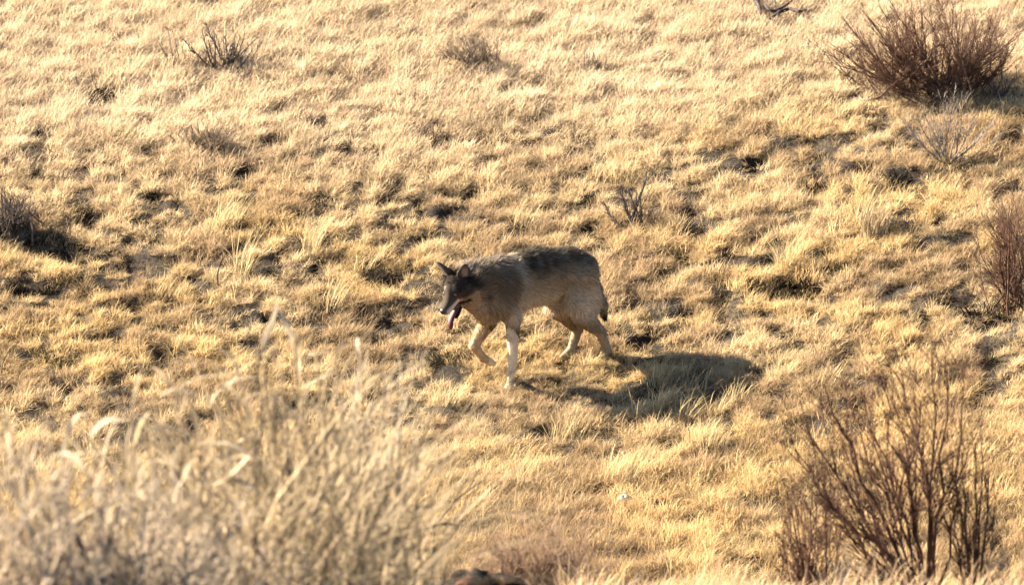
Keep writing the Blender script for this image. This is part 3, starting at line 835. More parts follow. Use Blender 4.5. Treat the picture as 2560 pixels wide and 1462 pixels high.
for k, (px, py, w, lab) in enumerate([(1005,1382,42,'pale chalky stone among tan leaves left of the dark rusty rock'),
                                      (925,1405,30,'small pale stone beside the fallen blurred stalk'),
                                      (1085,1410,24,'tiny pale stone just above the rusty rock\'s left side')]):
    p = in_depth(px, py, -10.5); w = w / 400 * 49 / 60
    me = rock_mesh(R(60 + k), w * .55, w * .45, w * .38); me.materials.append(M_STONE)
    tag(link('stone', me, loc=tuple(p)), lab, 'stone')
p = ground_at(1562, 1262)
me = rock_mesh(R(66), .042, .034, .030, .5); me.materials.append(M_STONE)
tag(link('stone', me, loc=(p[0], p[1], p[2] + .035)), 'pale stone alone in the yellow grass of the lower slope', 'stone')

# ------------------------------------------------------------------ near bank, left: tall blurred stalks with curled leaves and grey brush
def leaf_strip(P, w, twist, rng):
    """a curled dry leaf: strip with a folded midrib along polyline P"""
    n = len(P); t = unit(np.gradient(P, axis=0))
    up = np.array([0, 0, 1.0]); s = unit(np.cross(t, up + rng.normal(0, 0.2, 3)))
    nn = np.cross(s, t)
    prof = np.sin(np.linspace(0.25, math.pi, n)) ** 0.7
    a = twist * np.linspace(0, 1, n)
    S = s * np.cos(a)[:, None] + nn * np.sin(a)[:, None]; N_ = np.cross(S, t)
    V = np.stack([P - S * (w / 2 * prof)[:, None] + N_ * (w * .18 * prof)[:, None], P, P + S * (w / 2 * prof)[:, None] + N_ * (w * .18 * prof)[:, None]], 1).reshape(-1, 3)
    i = np.arange(n - 1) * 3
    q = np.concatenate([np.stack([i, i + 1, i + 4, i + 3], 1), np.stack([i + 1, i + 2, i + 5, i + 4], 1)])
    return make_mesh('leaf', V, [q], {'shade': np.full(len(V), rng.uniform(0.75, 1.15))}, smooth=True)

def leafy_stalk(base, tip_px, rng, label, mat, leaves, leaf_len=(0.18, 0.38), leaf_w=0.024, r=0.007):
    root = empty('dry_stalk', tuple(base), label, 'dead plant', 'tall blurred dry stalks on the near bank')
    tip = in_depth(tip_px[0], tip_px[1], base[1] + rng.uniform(-.1, .1)) - base
    n = 10; ts = np.linspace(0, 1, n)
    mid = tip * 0.5 + np.array([rng.normal(0, .06), rng.normal(0, .04), 0.05])
    P = (2 * ts * (1 - ts))[:, None] * mid + (ts ** 2)[:, None] * tip
    T = Tubes(6); T.add(P, r * (1 - 0.6 * ts)); link('stalk', T.mesh('stalk'), mat, root)
    for k in range(leaves):
        f = rng.uniform(0.18, 0.98) * (n - 1); i = min(int(f), n - 2)
        p = P[i] + (P[i + 1] - P[i]) * (f - i)
        az = rng.uniform(0, 2 * math.pi)
        d = np.array([math.cos(az), math.sin(az) * .8, rng.uniform(0.5, 1.6)])
        L = rng.uniform(*leaf_len)
        Q = curve_pts(p, d, L, 9, rng, 0.10, 0, rng.uniform(0.02, 0.32))
        link('leaf', leaf_strip(Q, leaf_w * rng.uniform(.6, 1.4), rng.uniform(-1.5, 1.5), rng), M_PALE if rng.random() < .55 else M_TAN, root)
    return root

STALKS = [ # base px, depth y, tip px, tip py, leaves, material, label
 (735,-15.0,(655,850),11,M_TAN,'tallest tan stalk of the blurred near plants, its curled leaves highest of all'),
 (760,-14.0,(735,830),10,M_TAN,'upright grey-tan stalk just right of the tallest blurred stalk'),
 (700,-15.5,(590,900),10,M_PALE,'pale leaning stalk just left of the tallest blurred stalk'),
 (640,-16.0,(430,945),9,M_PALE,'pale stalk leaning far left over the grey brush'),
 (840,-14.0,(905,860),8,M_PALE,'thin pale stalk leaning right towards the wolf\'s front feet'),
 (900,-13.0,(990,905),7,M_TAN,'sparse tan stalk, rightmost of the tall blurred stalks'),
 (560,-17.0,(520,1080),9,M_TAN,'shorter tan stalk at the right side of the grey brush'),
 (60,-18.0,(30,1060),8,M_TAN,'tan stalk at the left edge of the near bank'),
 (180,-18.5,(120,1120),8,M_PALE,'short pale stalk in front of the left part of the grey brush'),
 (800,-12.5,(860,1060),9,M_TAN,'short leafy tan stalk under the thin pale leaning stalk'),
 (660,-13.5,(640,1130),10,M_TAN,'short leafy tan stalk low at the middle of the near bank'),
 (930,-12.0,(930,1250),8,M_PALE,'low pale leafy stalk above the pale stones'),
 (420,-17.5,(330,1010),9,M_PALE,'pale arching stalk rising out of the grey brush'),
]
for i, (px, y, tp, nl, mat, lab) in enumerate(STALKS):
    leafy_stalk(on_bank(px, y), tp, R(80 + i), lab, mat, nl)

def ribbon(name, root, base, pts, w, mat, twist=0.6, seed=0):
    P = np.array([in_depth(px, py, base[1] + dy) - base for (px, py, dy) in pts])
    f = np.linspace(0, len(P) - 1, 15)
    # smooth the bend
    Pi = np.stack([np.interp(f, np.arange(len(P)), P[:, k]) for k in range(3)], 1)
    for _ in range(2): Pi[1:-1] = 0.25 * Pi[:-2] + 0.5 * Pi[1:-1] + 0.25 * Pi[2:]
    return link(name, leaf_strip(Pi, w, twist, R(seed)), mat, root)
b = on_bank(300, -17.0)
cl = empty('curled_leaf_plant', tuple(b), 'withered plant with pale arching strap leaves curling over the grey brush', 'dead plant')
ribbon('leaf', cl, b, [(330,1300,0),(345,1180,0),(380,1145,0),(425,1160,.05),(460,1210,.05),(500,1275,.05)], .034, M_PALE, .5, 1)
ribbon('leaf', cl, b, [(240,1240,0),(268,1100,0),(290,1052,0),(325,1046,0),(352,1075,0)], .026, M_PALE, .5, 2)
ribbon('leaf', cl, b, [(150,1160,0),(170,1070,0),(195,1035,0),(225,1035,0),(245,1055,0)], .026, M_PALE, .5, 3)
ribbon('leaf', cl, b, [(310,1400,0),(320,1230,0),(320,1100,0),(330,1050,0)], .028, M_PALE, .8, 4)
ribbon('leaf', cl, b, [(250,1420,0),(265,1330,0),(280,1260,0),(360,1245,0)], .022, M_TAN, .3, 5)
ribbon('leaf', cl, b, [(300,1460,0),(330,1360,0),(370,1240,0),(400,1190,0)], .020, M_TAN, .3, 6)
ribbon('leaf', cl, b, [(20,1460,0),(55,1380,0),(75,1300,0),(90,1270,0)], .035, M_TAN, .4, 7)
ribbon('leaf', cl, b, [(400,990,0),(440,970,.05),(480,985,.05),(520,1000,.05)], .034, M_PALE, .6, 8)
b = on_bank(880, -13.0)
rp_ = empty('fallen_stalk', tuple(b), 'long pale stalk slanting down to the right in front of the tan leaves', 'dead stem')
part_tube('stalk', rp_, b, [(820,1060,0),(850,1130,0),(880,1200,0),(905,1240,0)], [.010,.013,.013,.010], M_PALE)
part_tube('stalk', rp_, b, [(905,1240,0),(940,1330,0),(965,1400,0),(990,1462,0)], [.010,.011,.010,.009], M_PALE)
part_tube('twig', rp_, b, [(860,1215,0),(900,1255,0),(950,1290,0),(1010,1335,.05)], [.006,.009,.008,.005], M_PALE)
b = on_bank(230, -18.5)
bs = empty('broken_stalk', tuple(b), 'pale broken stalk lying across a dark stem in the grey brush', 'dead stem')
part_tube('stalk', bs, b, [(108,1376,0),(140,1345,0),(172,1320,0)], [.013,.014,.013], M_PALE)
part_tube('stalk', bs, b, [(182,1312,0),(215,1290,0),(262,1262,0)], [.012,.014,.009], M_PALE)
b = on_bank(250, -18.7)
dk = empty('withered_stalk', tuple(b), 'dark slanting stem under the pale broken stalk', 'dead stem')
part_tube('stalk', dk, b, [(160,1295,0),(180,1325,0),(215,1385,0),(262,1470,0)], [.008,.014,.013,.012], M_DKGREY)
part_tube('stalk', dk, b, [(300,1250,0),(280,1330,0),(262,1400,0),(258,1470,0)], [.005,.007,.009,.010], M_BROWN)
M_GREYBRUSH = bark_mat('grey_lilac_brush', (0.40, 0.31, 0.215), (0.19, 0.145, 0.10))
GB = [(330,-18.4,0.62,0.88,'broad grey brush mass at the lower left, under the arching strap leaves'),
      (60,-18.8,0.45,0.90,'grey brush at the left edge of the near bank'),
      (500,-17.8,0.45,0.52,'low grey brush right of the broad grey mass'),
      (660,-17.2,0.40,0.42,'low grey-brown brush at the foot of the tall tan stalks')]
for k, (px, y, w, hh, lab) in enumerate(GB):
    b = on_bank(px, y)
    shrub('grey_brush', b, lab, 'shrub', M_GREYBRUSH, R(110 + k), fan(R(120 + k), 70 if k < 2 else 45, w, hh, 0.35, lowmin=.4), r0=0.008, twigs=6, twig_len=0.45, twiglets=3, ang=.55, base_r=0.16, wob=.2, twig_r=.6, group='grey brush on the near bank')
b = on_bank(850, -13.5)
shrub('grey_brush', b, 'tan withered brush around the foot of the thin pale leaning stalk', 'shrub', M_PINK, R(130), fan(R(131), 50, .5, .6, .3, lowmin=.35), r0=0.0045, twigs=9, twig_len=0.4, twiglets=3, base_r=.2, wob=.12)
# tangled weeds with forked stems among the tall stalks
WEEDS = [
 (745,-16.2,M_TAN,'forked tan weed with crossing stems at the foot of the tallest blurred stalk',[(585,905),(640,870),(690,850),(735,880),(790,890),(845,930),(560,980),(620,1010),(700,960),(770,1000),(830,1040)]),
 (890,-14.6,M_PALE,'pale forked weed spreading right below the wolf\'s raised paw',[(905,905),(960,930),(1005,965),(1040,1040),(880,960),(930,1010),(985,1080),(850,1000),(1020,1130)]),
 (700,-15.2,M_DKGREY,'dark forked weed in the middle of the tall blurred stalks',[(655,1000),(690,990),(720,1020),(745,1060),(640,1080),(780,1090),(800,1130)]),
 (910,-14.0,M_BROWN,'brown forked weed behind the long pale slanting stalk',[(850,1070),(905,1060),(955,1075),(980,1140),(870,1150)]),
 (420,-17.6,M_TAN,'forked tan weed rising from the right part of the broad grey brush',[(360,1010),(400,1060),(450,1040),(500,1080),(540,1130),(330,1110)]),
 (120,-18.6,M_TAN,'forked tan weed near the left edge of the grey brush',[(30,1100),(80,1070),(130,1110),(190,1090),(240,1150),(60,1180)]),
]
for k, (px, y, mat, lab, tp) in enumerate(WEEDS):
    b = on_bank(px, y)
    shrub('forked_weed', b, lab, 'dead plant', mat, R(150 + k), tips(b, tp, R(160 + k), 0.25), r0=0.0095, twigs=7, twig_len=0.34, twiglets=2, ang=.6, base_r=.09, wob=.2, twig_r=.55, tmin=.3, rtip=.4)
#==WOLF==
# ------------------------------------------------------------------ the wolf: one continuous body grown from a distance field
PHI = math.radians(35.0)
W_O = np.array([0.235, 0.009, 0.0])
W_F = np.array([-math.cos(PHI), -math.sin(PHI), 0.0])          # walking direction
W_L = np.array([math.sin(PHI), -math.cos(PHI), 0.0])           # its left side, turned to the camera
def wf_to_world(p):
    p = np.asarray(p, float)
    return W_O + p[..., 0:1] * W_F + p[..., 1:2] * W_L + p[..., 2:3] * np.array([0, 0, 1.0])
def gz(f, l):
    w = wf_to_world(np.array([f, l, 0.0])); return float(h(w[0], w[1]))

HY, HP = math.radians(35.0), math.radians(37.0)                # the head is turned to the camera and lowered
hf_w = np.array([-math.sin(HY) * math.cos(HP), -math.cos(HY) * math.cos(HP), -math.sin(HP)])
hl_w = np.array([math.cos(HY), -math.sin(HY), 0.0])
hu_w = np.cross(hf_w, hl_w)
B = np.stack([W_F, W_L, np.array([0, 0, 1.0])])                # world -> wolf frame
H_A, H_B, H_C = B @ hf_w, B @ hl_w, B @ hu_w
H_O = np.array([0.712, 0.005, 0.560])                          # skull centre
def hd(a, b, c):
    return H_O + a * H_A + b * H_B + c * H_C

gNF, gFF, gNH, gFH = gz(.372, .10), gz(.40, -.07), gz(-.372, .10), gz(-.165, -.05)
PR = []   # (kind, ..., smoothing)
def rc(a, ra, b, rb, k=0.03): PR.append(('rc', np.array(a, float), ra, np.array(b, float), rb, k))
def el(c, r, k=0.03, rot=None): PR.append(('el', np.array(c, float), np.array(r, float), rot, k))
# trunk
el((0.34, 0, .515), (.215, .118, .178), .04)       # rib cage
el((0.12, 0, .550), (.24, .116, .162), .05)        # barrel
el((-.13, 0, .588), (.21, .104, .118), .05)        # loin
el((-.215, 0, .550), (.115, .110, .112), .05)       # croup
rc((.33, 0, .640), .065, (.10, 0, .672), .06, .05) # withers and back
rc((.10, 0, .672), .06, (-.16, 0, .655), .06, .05)
el((.45, 0, .470), (.125, .105, .150), .05)        # fore chest
# neck with its mane
rc((.38, 0, .560), .125, (.60, .0, .575), .098, .05)
rc((.44, 0, .47), .105, (.63, .01, .510), .075, .05)
rc((.40, 0, .620), .08, (.61, 0, .625), .06, .05)
# shoulders
rc((.36, .085, .56), .066, (.415, .095, .42), .052, .04)
rc((.36, -.085, .56), .066, (.44, -.09, .41), .052, .04)
# near (left) foreleg, planted
rc((.41, .095, .42), .052, (.350, .10, .335), .046, .04)
rc((.350, .10, .335), .045, (.352, .10, gNF + .205), .028, .03)
rc((.352, .10, gNF + .205), .027, (.372, .10, gNF + .055), .020, .015)
rc((.370, .10, gNF + .045), .026, (.402, .10, gNF + .016), .024, .015)
rc((.402, .112, gNF + .016), .017, (.422, .114, gNF + .012), .014, .008)
rc((.402, .090, gNF + .016), .017, (.422, .088, gNF + .012), .014, .008)
# far (right) foreleg, lifted and folded
rc((.44, -.09, .42), .052, (.410, -.09, .300), .050, .04)
rc((.410, -.09, .300), .049, (.515, -.088, .160), .032, .03)
rc((.515, -.088, .155), .030, (.450, -.085, .078), .025, .012)
rc((.450, -.085, .078), .026, (.392, -.085, .044), .024, .012)
rc((.395, -.075, .044), .016, (.368, -.073, .034), .013, .008)
rc((.395, -.097, .044), .016, (.368, -.099, .034), .013, .008)
# near hind leg, stretched back
rc((-.18, .070, .535), .098, (-.150, .085, .380), .068, .05)
rc((-.155, .090, .390), .070, (-.190, .098, .295), .052, .04)
rc((-.175, .096, .310), .062, (-.322, .10, gNH + .170), .034, .03)
el((-.245, .082, .40), (.075, .05, .12), .05)
rc((-.326, .10, gNH + .165), .032, (-.372, .10, gNH + .050), .026, .012)
rc((-.374, .10, gNH + .044), .027, (-.345, .10, gNH + .018), .025, .012)
rc((-.345, .10, gNH + .014), .021, (-.325, .10, gNH + .012), .016, .008)
# far hind leg, swung forward
rc((-.17, -.07, .52), .090, (-.115, -.075, .345), .070, .05)
rc((-.115, -.075, .345), .064, (-.260, -.065, gFH + .175), .034, .03)
rc((-.262, -.065, gFH + .170), .032, (-.205, -.055, gFH + .050), .026, .012)
rc((-.205, -.055, gFH + .046), .027, (-.160, -.05, gFH + .020), .025, .012)
rc((-.160, -.05, gFH + .016), .020, (-.128, -.05, gFH + .012), .016, .008)
# tail hanging down behind the near thigh
rc((-.295, 0, .585), .034, (-.335, .012, .450), .042, .03)
rc((-.335, .012, .450), .042, (-.375, .025, .345), .040, .03)
rc((-.375, .025, .345), .040, (-.402, .03, .265), .015, .02)
# head
el(hd(-.005, 0, .0), (.088, .084, .070), .03, 'h')
rc(hd(-.035, 0, -.075), .066, (.52, 0, .44), .090, .05)      # throat
el((.485, 0, .430), (.085, .095, .125), .05)      # breast
el((-.055, -.055, .435), (.10, .045, .07), .04)      # flank folds
rc(hd(-.03, 0, -.02), .082, (.60, 0, .56), .095, .04)
rc(hd(-.01, .064, -.040), .057, hd(-.05, .098, -.070), .052, .03)   # cheek ruff
rc(hd(-.01, -.064, -.040), .057, hd(-.05, -.095, -.065), .050, .03)
rc(hd(.045, 0, .018), .046, hd(.085, 0, -.008), .036, .02)           # brow and stop
rc(hd(.060, 0, -.024), .050, hd(.172, 0, -.034), .031, .02)         # muzzle
rc(hd(.10, .012, -.036), .024, hd(.170, .012, -.044), .019, .012)
rc(hd(.10, -.012, -.036), .024, hd(.170, -.012, -.044), .019, .012)
rc(hd(.012, 0, -.080), .036, hd(.118, 0, -.150), .0125, .014)        # dropped lower jaw
rc(hd(.015, .022, -.085), .020, hd(.108, .010, -.143), .010, .01)
rc(hd(.015, -.022, -.085), .020, hd(.108, -.010, -.143), .010, .01)
EAR = []
def ear(side, tipdir):
    base = hd(-.045, side * .055, .050); tip = base + 0.115 * unit(tipdir)
    EAR.append((base, tip, side))
ear(+1, 0.34 * H_B + 0.93 * H_C - 0.16 * H_A)
ear(-1, -0.46 * H_B + 0.88 * H_C - 0.14 * H_A)

GH = 0.0068
LO = np.array([-.50, -.27, -.14]); HI = np.array([1.02, .27, .86])
gax = [np.arange(LO[k], HI[k], GH) for k in range(3)]
FLD = np.full([len(a) for a in gax], 0.25, np.float32)
MR = np.stack([H_A, H_B, H_C])

def region(c0, c1, pad):
    s = []
    for k in range(3):
        i0 = max(0, int((min(c0[k], c1[k]) - pad - LO[k]) / GH)); i1 = min(len(gax[k]), int((max(c0[k], c1[k]) + pad - LO[k]) / GH) + 2)
        s.append(slice(i0, i1))
    return tuple(s)
def grid(s):
    return np.stack(np.meshgrid(gax[0][s[0]], gax[1][s[1]], gax[2][s[2]], indexing='ij'), -1)
def smin(a, b, k):
    hh = np.clip(0.5 + 0.5 * (b - a) / k, 0, 1)
    return b + (a - b) * hh - k * hh * (1 - hh)
def round_cone(P, a, ra, b, rb):
    ba = b - a; t = np.clip(((P - a) @ ba) / (ba @ ba), 0, 1)
    d = np.linalg.norm(P - (a + t[..., None] * ba), axis=-1)
    return d - (ra + (rb - ra) * t)
for pr in PR:
    if pr[0] == 'rc':
        _, a, ra, b, rb, k = pr
        s = region(a, b, max(ra, rb) + k + .03); d = round_cone(grid(s), a, ra, b, rb)
    else:
        _, c, r, rot, k = pr
        s = region(c, c, r.max() + k + .03); Q = grid(s) - c
        if rot: Q = Q @ MR.T
        q = np.linalg.norm(Q / r, axis=-1); q2 = np.linalg.norm(Q / (r * r), axis=-1)
        d = q * (q - 1) / (q2 + 1e-9)
    FLD[s] = smin(FLD[s], d, k)
for base, tip, side in EAR:
    ax = unit(tip - base)
    face = unit(0.80 * H_A + (0.60 if side > 0 else -0.15) * H_B); face = unit(face - ax * (face @ ax)); wd = np.cross(ax, face)
    s = region(base - 0.03 * ax, tip, .06); Q = grid(s) - base
    u = Q @ ax; v = Q @ wd; w = Q @ face
    L = np.linalg.norm(tip - base)
    t = np.clip(u / L, -0.25, 1)
    wid = np.where(t < 0.3, 0.043, 0.043 * np.sqrt(np.clip(1 - (t - .3) / .70, 0, 1)) ** 1.2) + .003
    thick = 0.011
    cup = w + 10.0 * v * v * (1 - 0.5 * t) - 0.010                     # shell curved round the ear opening
    d = np.maximum(np.maximum(np.abs(v) - wid, np.abs(cup) - thick * (1 - .45 * t)), np.maximum(u - L, -u - .03))
    FLD[s] = smin(FLD[s], d * 0.8, 0.010)
# the dark hollow of the open mouth stays empty between the jaws

def surface_nets(vol, lo, hstep):
    ins = vol < 0
    nx_, ny_, nz_ = vol.shape
    acc = np.zeros((nx_ - 1, ny_ - 1, nz_ - 1, 3), np.float32); cnt = np.zeros((nx_ - 1, ny_ - 1, nz_ - 1), np.float32)
    cor = [(i, j, k) for i in (0, 1) for j in (0, 1) for k in (0, 1)]
    sl = lambda o: vol[o[0]:nx_ - 1 + o[0], o[1]:ny_ - 1 + o[1], o[2]:nz_ - 1 + o[2]]
    for a in cor:
        for axn in range(3):
            if a[axn] == 0:
                b = list(a); b[axn] = 1; b = tuple(b)
                va, vb = sl(a), sl(b)
                cr = (va < 0) != (vb < 0)
                den = np.where(cr, va - vb, 1.0); t = np.where(cr, va / den, 0)
                for c in range(3):
                    acc[..., c] += np.where(cr, a[c] + (t if c == axn else 0), 0)
                cnt += cr
    act = cnt > 0
    ids = np.full(act.shape, -1, np.int32); ids[act] = np.arange(act.sum())
    cell = np.argwhere(act)
    V = (cell + acc[act] / cnt[act][:, None]) * hstep + lo
    F = []
    for axn in range(3):
        o1, o2 = [(1, 2), (2, 0), (0, 1)][axn]
        sh = [slice(1, -1)] * 3; sh[axn] = slice(0, -1)
        sh2 = [slice(1, -1)] * 3; sh2[axn] = slice(1, None)
        A, Bv = ins[tuple(sh)], ins[tuple(sh2)]
        for flip in (False, True):
            m = (A & ~Bv) if not flip else (~A & Bv)
            e = np.argwhere(m)
            off = np.ones(3, int); off[axn] = 0
            e = e + off
            def cid(d1, d2):
                q = e.copy(); q[:, o1] -= d1; q[:, o2] -= d2
                return ids[q[:, 0], q[:, 1], q[:, 2]]
            quad = np.stack([cid(1, 1), cid(0, 1), cid(0, 0), cid(1, 0)], 1)
            if flip: quad = quad[:, ::-1]
            F.append(quad)
    return V, np.concatenate(F)
WV, WQ = surface_nets(FLD, LO, GH)
# relax the mesh a little
nb = np.zeros_like(WV); cn = np.zeros(len(WV))
edges = np.concatenate([WQ[:, [0, 1]], WQ[:, [1, 2]], WQ[:, [2, 3]], WQ[:, [3, 0]]])
for _ in range(2):
    nb[:] = 0; cn[:] = 0
    for k in range(3):
        nb[:, k] = np.bincount(edges[:, 0], WV[edges[:, 1], k], len(WV)) + np.bincount(edges[:, 1], WV[edges[:, 0], k], len(WV))
    cn = np.bincount(edges[:, 0], minlength=len(WV)) + np.bincount(edges[:, 1], minlength=len(WV))
    WV = 0.6 * WV + 0.4 * nb / np.maximum(cn, 1)[:, None]

def sstep(x, a, b):
    t = np.clip((x - a) / (b - a), 0, 1); return t * t * (3 - 2 * t)
def mixc(c, d, w):
    return c * (1 - w[:, None]) + np.asarray(d) * w[:, None]
def coat(P):
    """coat colour of the wolf and fur length, from the place on the body (wolf frame)"""
    f, l, u = P[:, 0], P[:, 1], P[:, 2]
    hdv = P - H_O; a, b, c = hdv @ H_A, hdv @ H_B, hdv @ H_C
    n = fbm(f * 14, u * 14 + l * 9, 81, 2)
    col = np.ones((len(P), 3)) * np.array([.52, .365, .205])                        # tan-grey flank
    col = mixc(col, (.78, .61, .41), sstep(-u, -.56, -.42) * (f < .42))              # belly
    back = sstep(u + .10 * (n - .5), .565, .675)
    col = mixc(col, (.075, .060, .048), back * .9 * (f < .30))                       # dark saddle
    sad = np.exp(-(np.minimum(f - .205, 0) / .22) ** 2 - (np.maximum(f - .205, 0) / .045) ** 2) * sstep(u + .04 * (n - .5), .52, .68)
    col = mixc(col, (.018, .015, .014), sad * .5)                                     # blackest just behind the shoulder band
    band = np.exp(-((f - .285 - .10 * (u - .55)) / .034) ** 2) * sstep(u, .38, .50)
    mane = (f > .30) & (a < .0)
    col = mixc(col, (.165, .108, .066), sstep(f, .22, .40) * sstep(u, .42, .60) * .85)   # grizzled neck
    col = mixc(col, (.33, .285, .225), sstep(f, .33, .42) * sstep(u, .62, .68) * .55)
    col = mixc(col, (.52, .43, .31), band * .95)                                    # pale band behind the shoulder
    col = mixc(col, (.20, .135, .085), np.exp(-((f - .40) / .07) ** 2 - ((u - .50) / .09) ** 2) * .6)   # brown shoulder
    grz = sstep(fbm(f * 42, u * 42 + l * 30, 91, 2), .50, .62) * sstep(u, .46, .6) * (f > -.3)
    col = mixc(col, (.30, .255, .20), grz * .40)
    col = mixc(col, (.40, .315, .20), sstep(-f, .20, .32) * sstep(-u, -.62, -.5) * .5)      # rump sides
    leg = sstep(-u, -.36, -.24)
    col = mixc(col, (.105, .074, .043), leg * (a < -.05) * (f > .15))
    col = mixc(col, (.34, .25, .152), leg * (f <= .15))
    col = mixc(col, (.15, .112, .072), sstep(-u, -.05, .03) * .5)                        # pale feet
    tail = (f < -.325) & (u > .25) & (np.abs(l - .015) < .055)
    col = mixc(col, (.30, .22, .135), tail * 0.9)
    col = mixc(col, (.03, .027, .026), ((f < -.34) & (np.abs(l - .02) < .05) & (u > .22)) * sstep(-u, -.305, -.285))
    # head
    head = sstep(a, -.09, -.03) * (np.abs(b) < .16) * (np.linalg.norm(hdv, axis=1) < .26)
    hc = np.ones_like(col) * np.array([.080, .058, .042])
    hc = mixc(hc, (.60, .42, .26), sstep(-c, .024, .050) * .9)
    hc = mixc(hc, (.03, .024, .02), np.exp(-((a + .050) / .018) ** 2) * sstep(-c, -.03, .0) * .85)
    hc = mixc(hc, (.42, .32, .22), np.exp(-((a + .095) / .022) ** 2) * sstep(-c, -.04, .01) * .7)
    hc = mixc(hc, (.30, .185, .11), np.exp(-((a + .01) / .05) ** 2 - ((c + .06) / .03) ** 2) * .55)
    hc = mixc(hc, (.036, .029, .024), sstep(c, -.01, .05) * (a > -.05) * .8)            # dark forehead
    hc = mixc(hc, (.10, .078, .06), np.exp(-((np.abs(b)) / .022) ** 2) * sstep(a, .05, .08) * (c > -.03) * .8)   # dark bridge
    hc = mixc(hc, (.80, .62, .43), (a > .075) * sstep(np.abs(b), .012, .022) * sstep(-c, .015, .03) * .85)
    hc = mixc(hc, (.38, .30, .21), np.exp(-((a - .055) / .018) ** 2 - ((np.abs(b) - .028) / .012) ** 2 - ((c - .045) / .015) ** 2) * .8)  # brow spots
    hc = mixc(hc, (.02, .016, .014), np.exp(-((a - .068) / .022) ** 2 - ((np.abs(b) - .040) / .018) ** 2 - ((c - .012) / .013) ** 2))    # dark round the eyes
    mouth_c = -.066 - .45 * np.clip(a - .03, 0, .2)
    gap = np.exp(-((c - mouth_c) / .017) ** 2) * sstep(a, .022, .04) * (a < .135)
    hc = mixc(hc, (.018, .013, .012), np.clip(gap * 1.3, 0, 1))                         # black lips and mouth
    hc = mixc(hc, (.30, .25, .20), (a > .10) * (c < -.130) * .6)
    hc = mixc(hc, (.022, .017, .015), (c < mouth_c - .016) & (a > .035) & (np.abs(b) < .03))
    hc = hc * .74
    col = mixc(col, (0, 0, 0), head) + hc * head[:, None]
    inner = np.zeros(len(P)); rim = np.zeros(len(P))
    for base, tip, side in EAR:
        ax = unit(tip - base); face = unit(0.80 * H_A + (0.60 if side > 0 else -0.15) * H_B); face = unit(face - ax * (face @ ax)); wd = np.cross(ax, face)
        Q = P - base; t = (Q @ ax) / .115; v = Q @ wd; w = Q @ face
        inear = (t > .12) & (t < 1.15) & (np.abs(v) < .06) & (np.abs(w) < .05)
        cup = w + 10.0 * v * v * (1 - 0.5 * t) - 0.010
        col[inear] = np.array([.065, .05, .042])
        ww = inear * sstep(cup, .001, .007) * (1 - sstep(np.abs(v), .010, .026)) * (1 - sstep(t, .6, .95))
        col[:] = mixc(col, (.24, .19, .15), ww)
        inner[inear] = 1
    fl = .040 * np.ones(len(P))
    fl = np.where(u < .34, .020, fl); fl = np.where(u < .2, .013, fl)
    fl = np.where((f > .36) & (f < .66) & (u > .40), .056, fl)
    fl = np.where((f < .3) & (u > .60), .044, fl)
    fl = np.where(tail, .026, fl)
    fl = fl * (1 - head) + head * np.where(a > .06, .007, np.where(a > -.01, .018, .046))
    fl[inner > 0] = .009
    return np.clip(col * .68, 0, 1), fl

wcol, wfl = coat(WV)
wolf_loc = np.array([W_O[0], W_O[1], float(h(W_O[0], W_O[1]))])
def W2(P): return wf_to_world(P) - wolf_loc
def coat_mat(name, sheen=True, transl=0.0):
    m, n, l, out = base_mat(name)
    at = n.new('ShaderNodeAttribute'); at.attribute_name = 'coat'
    d = n.new('ShaderNodeBsdfPrincipled'); d.inputs['Roughness'].default_value = 0.9; d.inputs['Specular IOR Level'].default_value = 0.02
    l.new(at.outputs['Color'], d.inputs['Base Color'])
    if transl:
        t = n.new('ShaderNodeBsdfTranslucent'); l.new(at.outputs['Color'], t.inputs['Color'])
        ms = n.new('ShaderNodeMixShader'); ms.inputs[0].default_value = transl
        l.new(d.outputs[0], ms.inputs[1]); l.new(t.outputs[0], ms.inputs[2]); l.new(ms.outputs[0], out.inputs['Surface'])
    else:
        l.new(d.outputs[0], out.inputs['Surface'])
    return m
def plain_mat(name, col, rough, spec=0.5):
    m, n, l, out = base_mat(name)
    d = n.new('ShaderNodeBsdfPrincipled'); d.inputs['Roughness'].default_value = rough; d.inputs['Specular IOR Level'].default_value = spec
    tc = n.new('ShaderNodeTexCoord'); nz = n.new('ShaderNodeTexNoise'); nz.inputs['Scale'].default_value = 60
    l.new(tc.outputs['Object'], nz.inputs['Vector'])
    mx = n.new('ShaderNodeMix'); mx.data_type = 'RGBA'; mx.inputs[6].default_value = (*[c * .75 for c in col], 1); mx.inputs[7].default_value = (*[min(1, c * 1.2) for c in col], 1)
    l.new(nz.outputs['Fac'], mx.inputs[0]); l.new(mx.outputs[2], d.inputs['Base Color'])
    l.new(d.outputs[0], out.inputs['Surface']); return m

wolf = empty('wolf', tuple(wolf_loc), 'grey wolf walking down to the left through dry grass, mouth open and tongue hanging', 'wolf')
body_me = make_mesh('body', W2(WV), [WQ], {'coat': wcol}, smooth=True)
link('body', body_me, coat_mat('wolf_skin'), wolf)

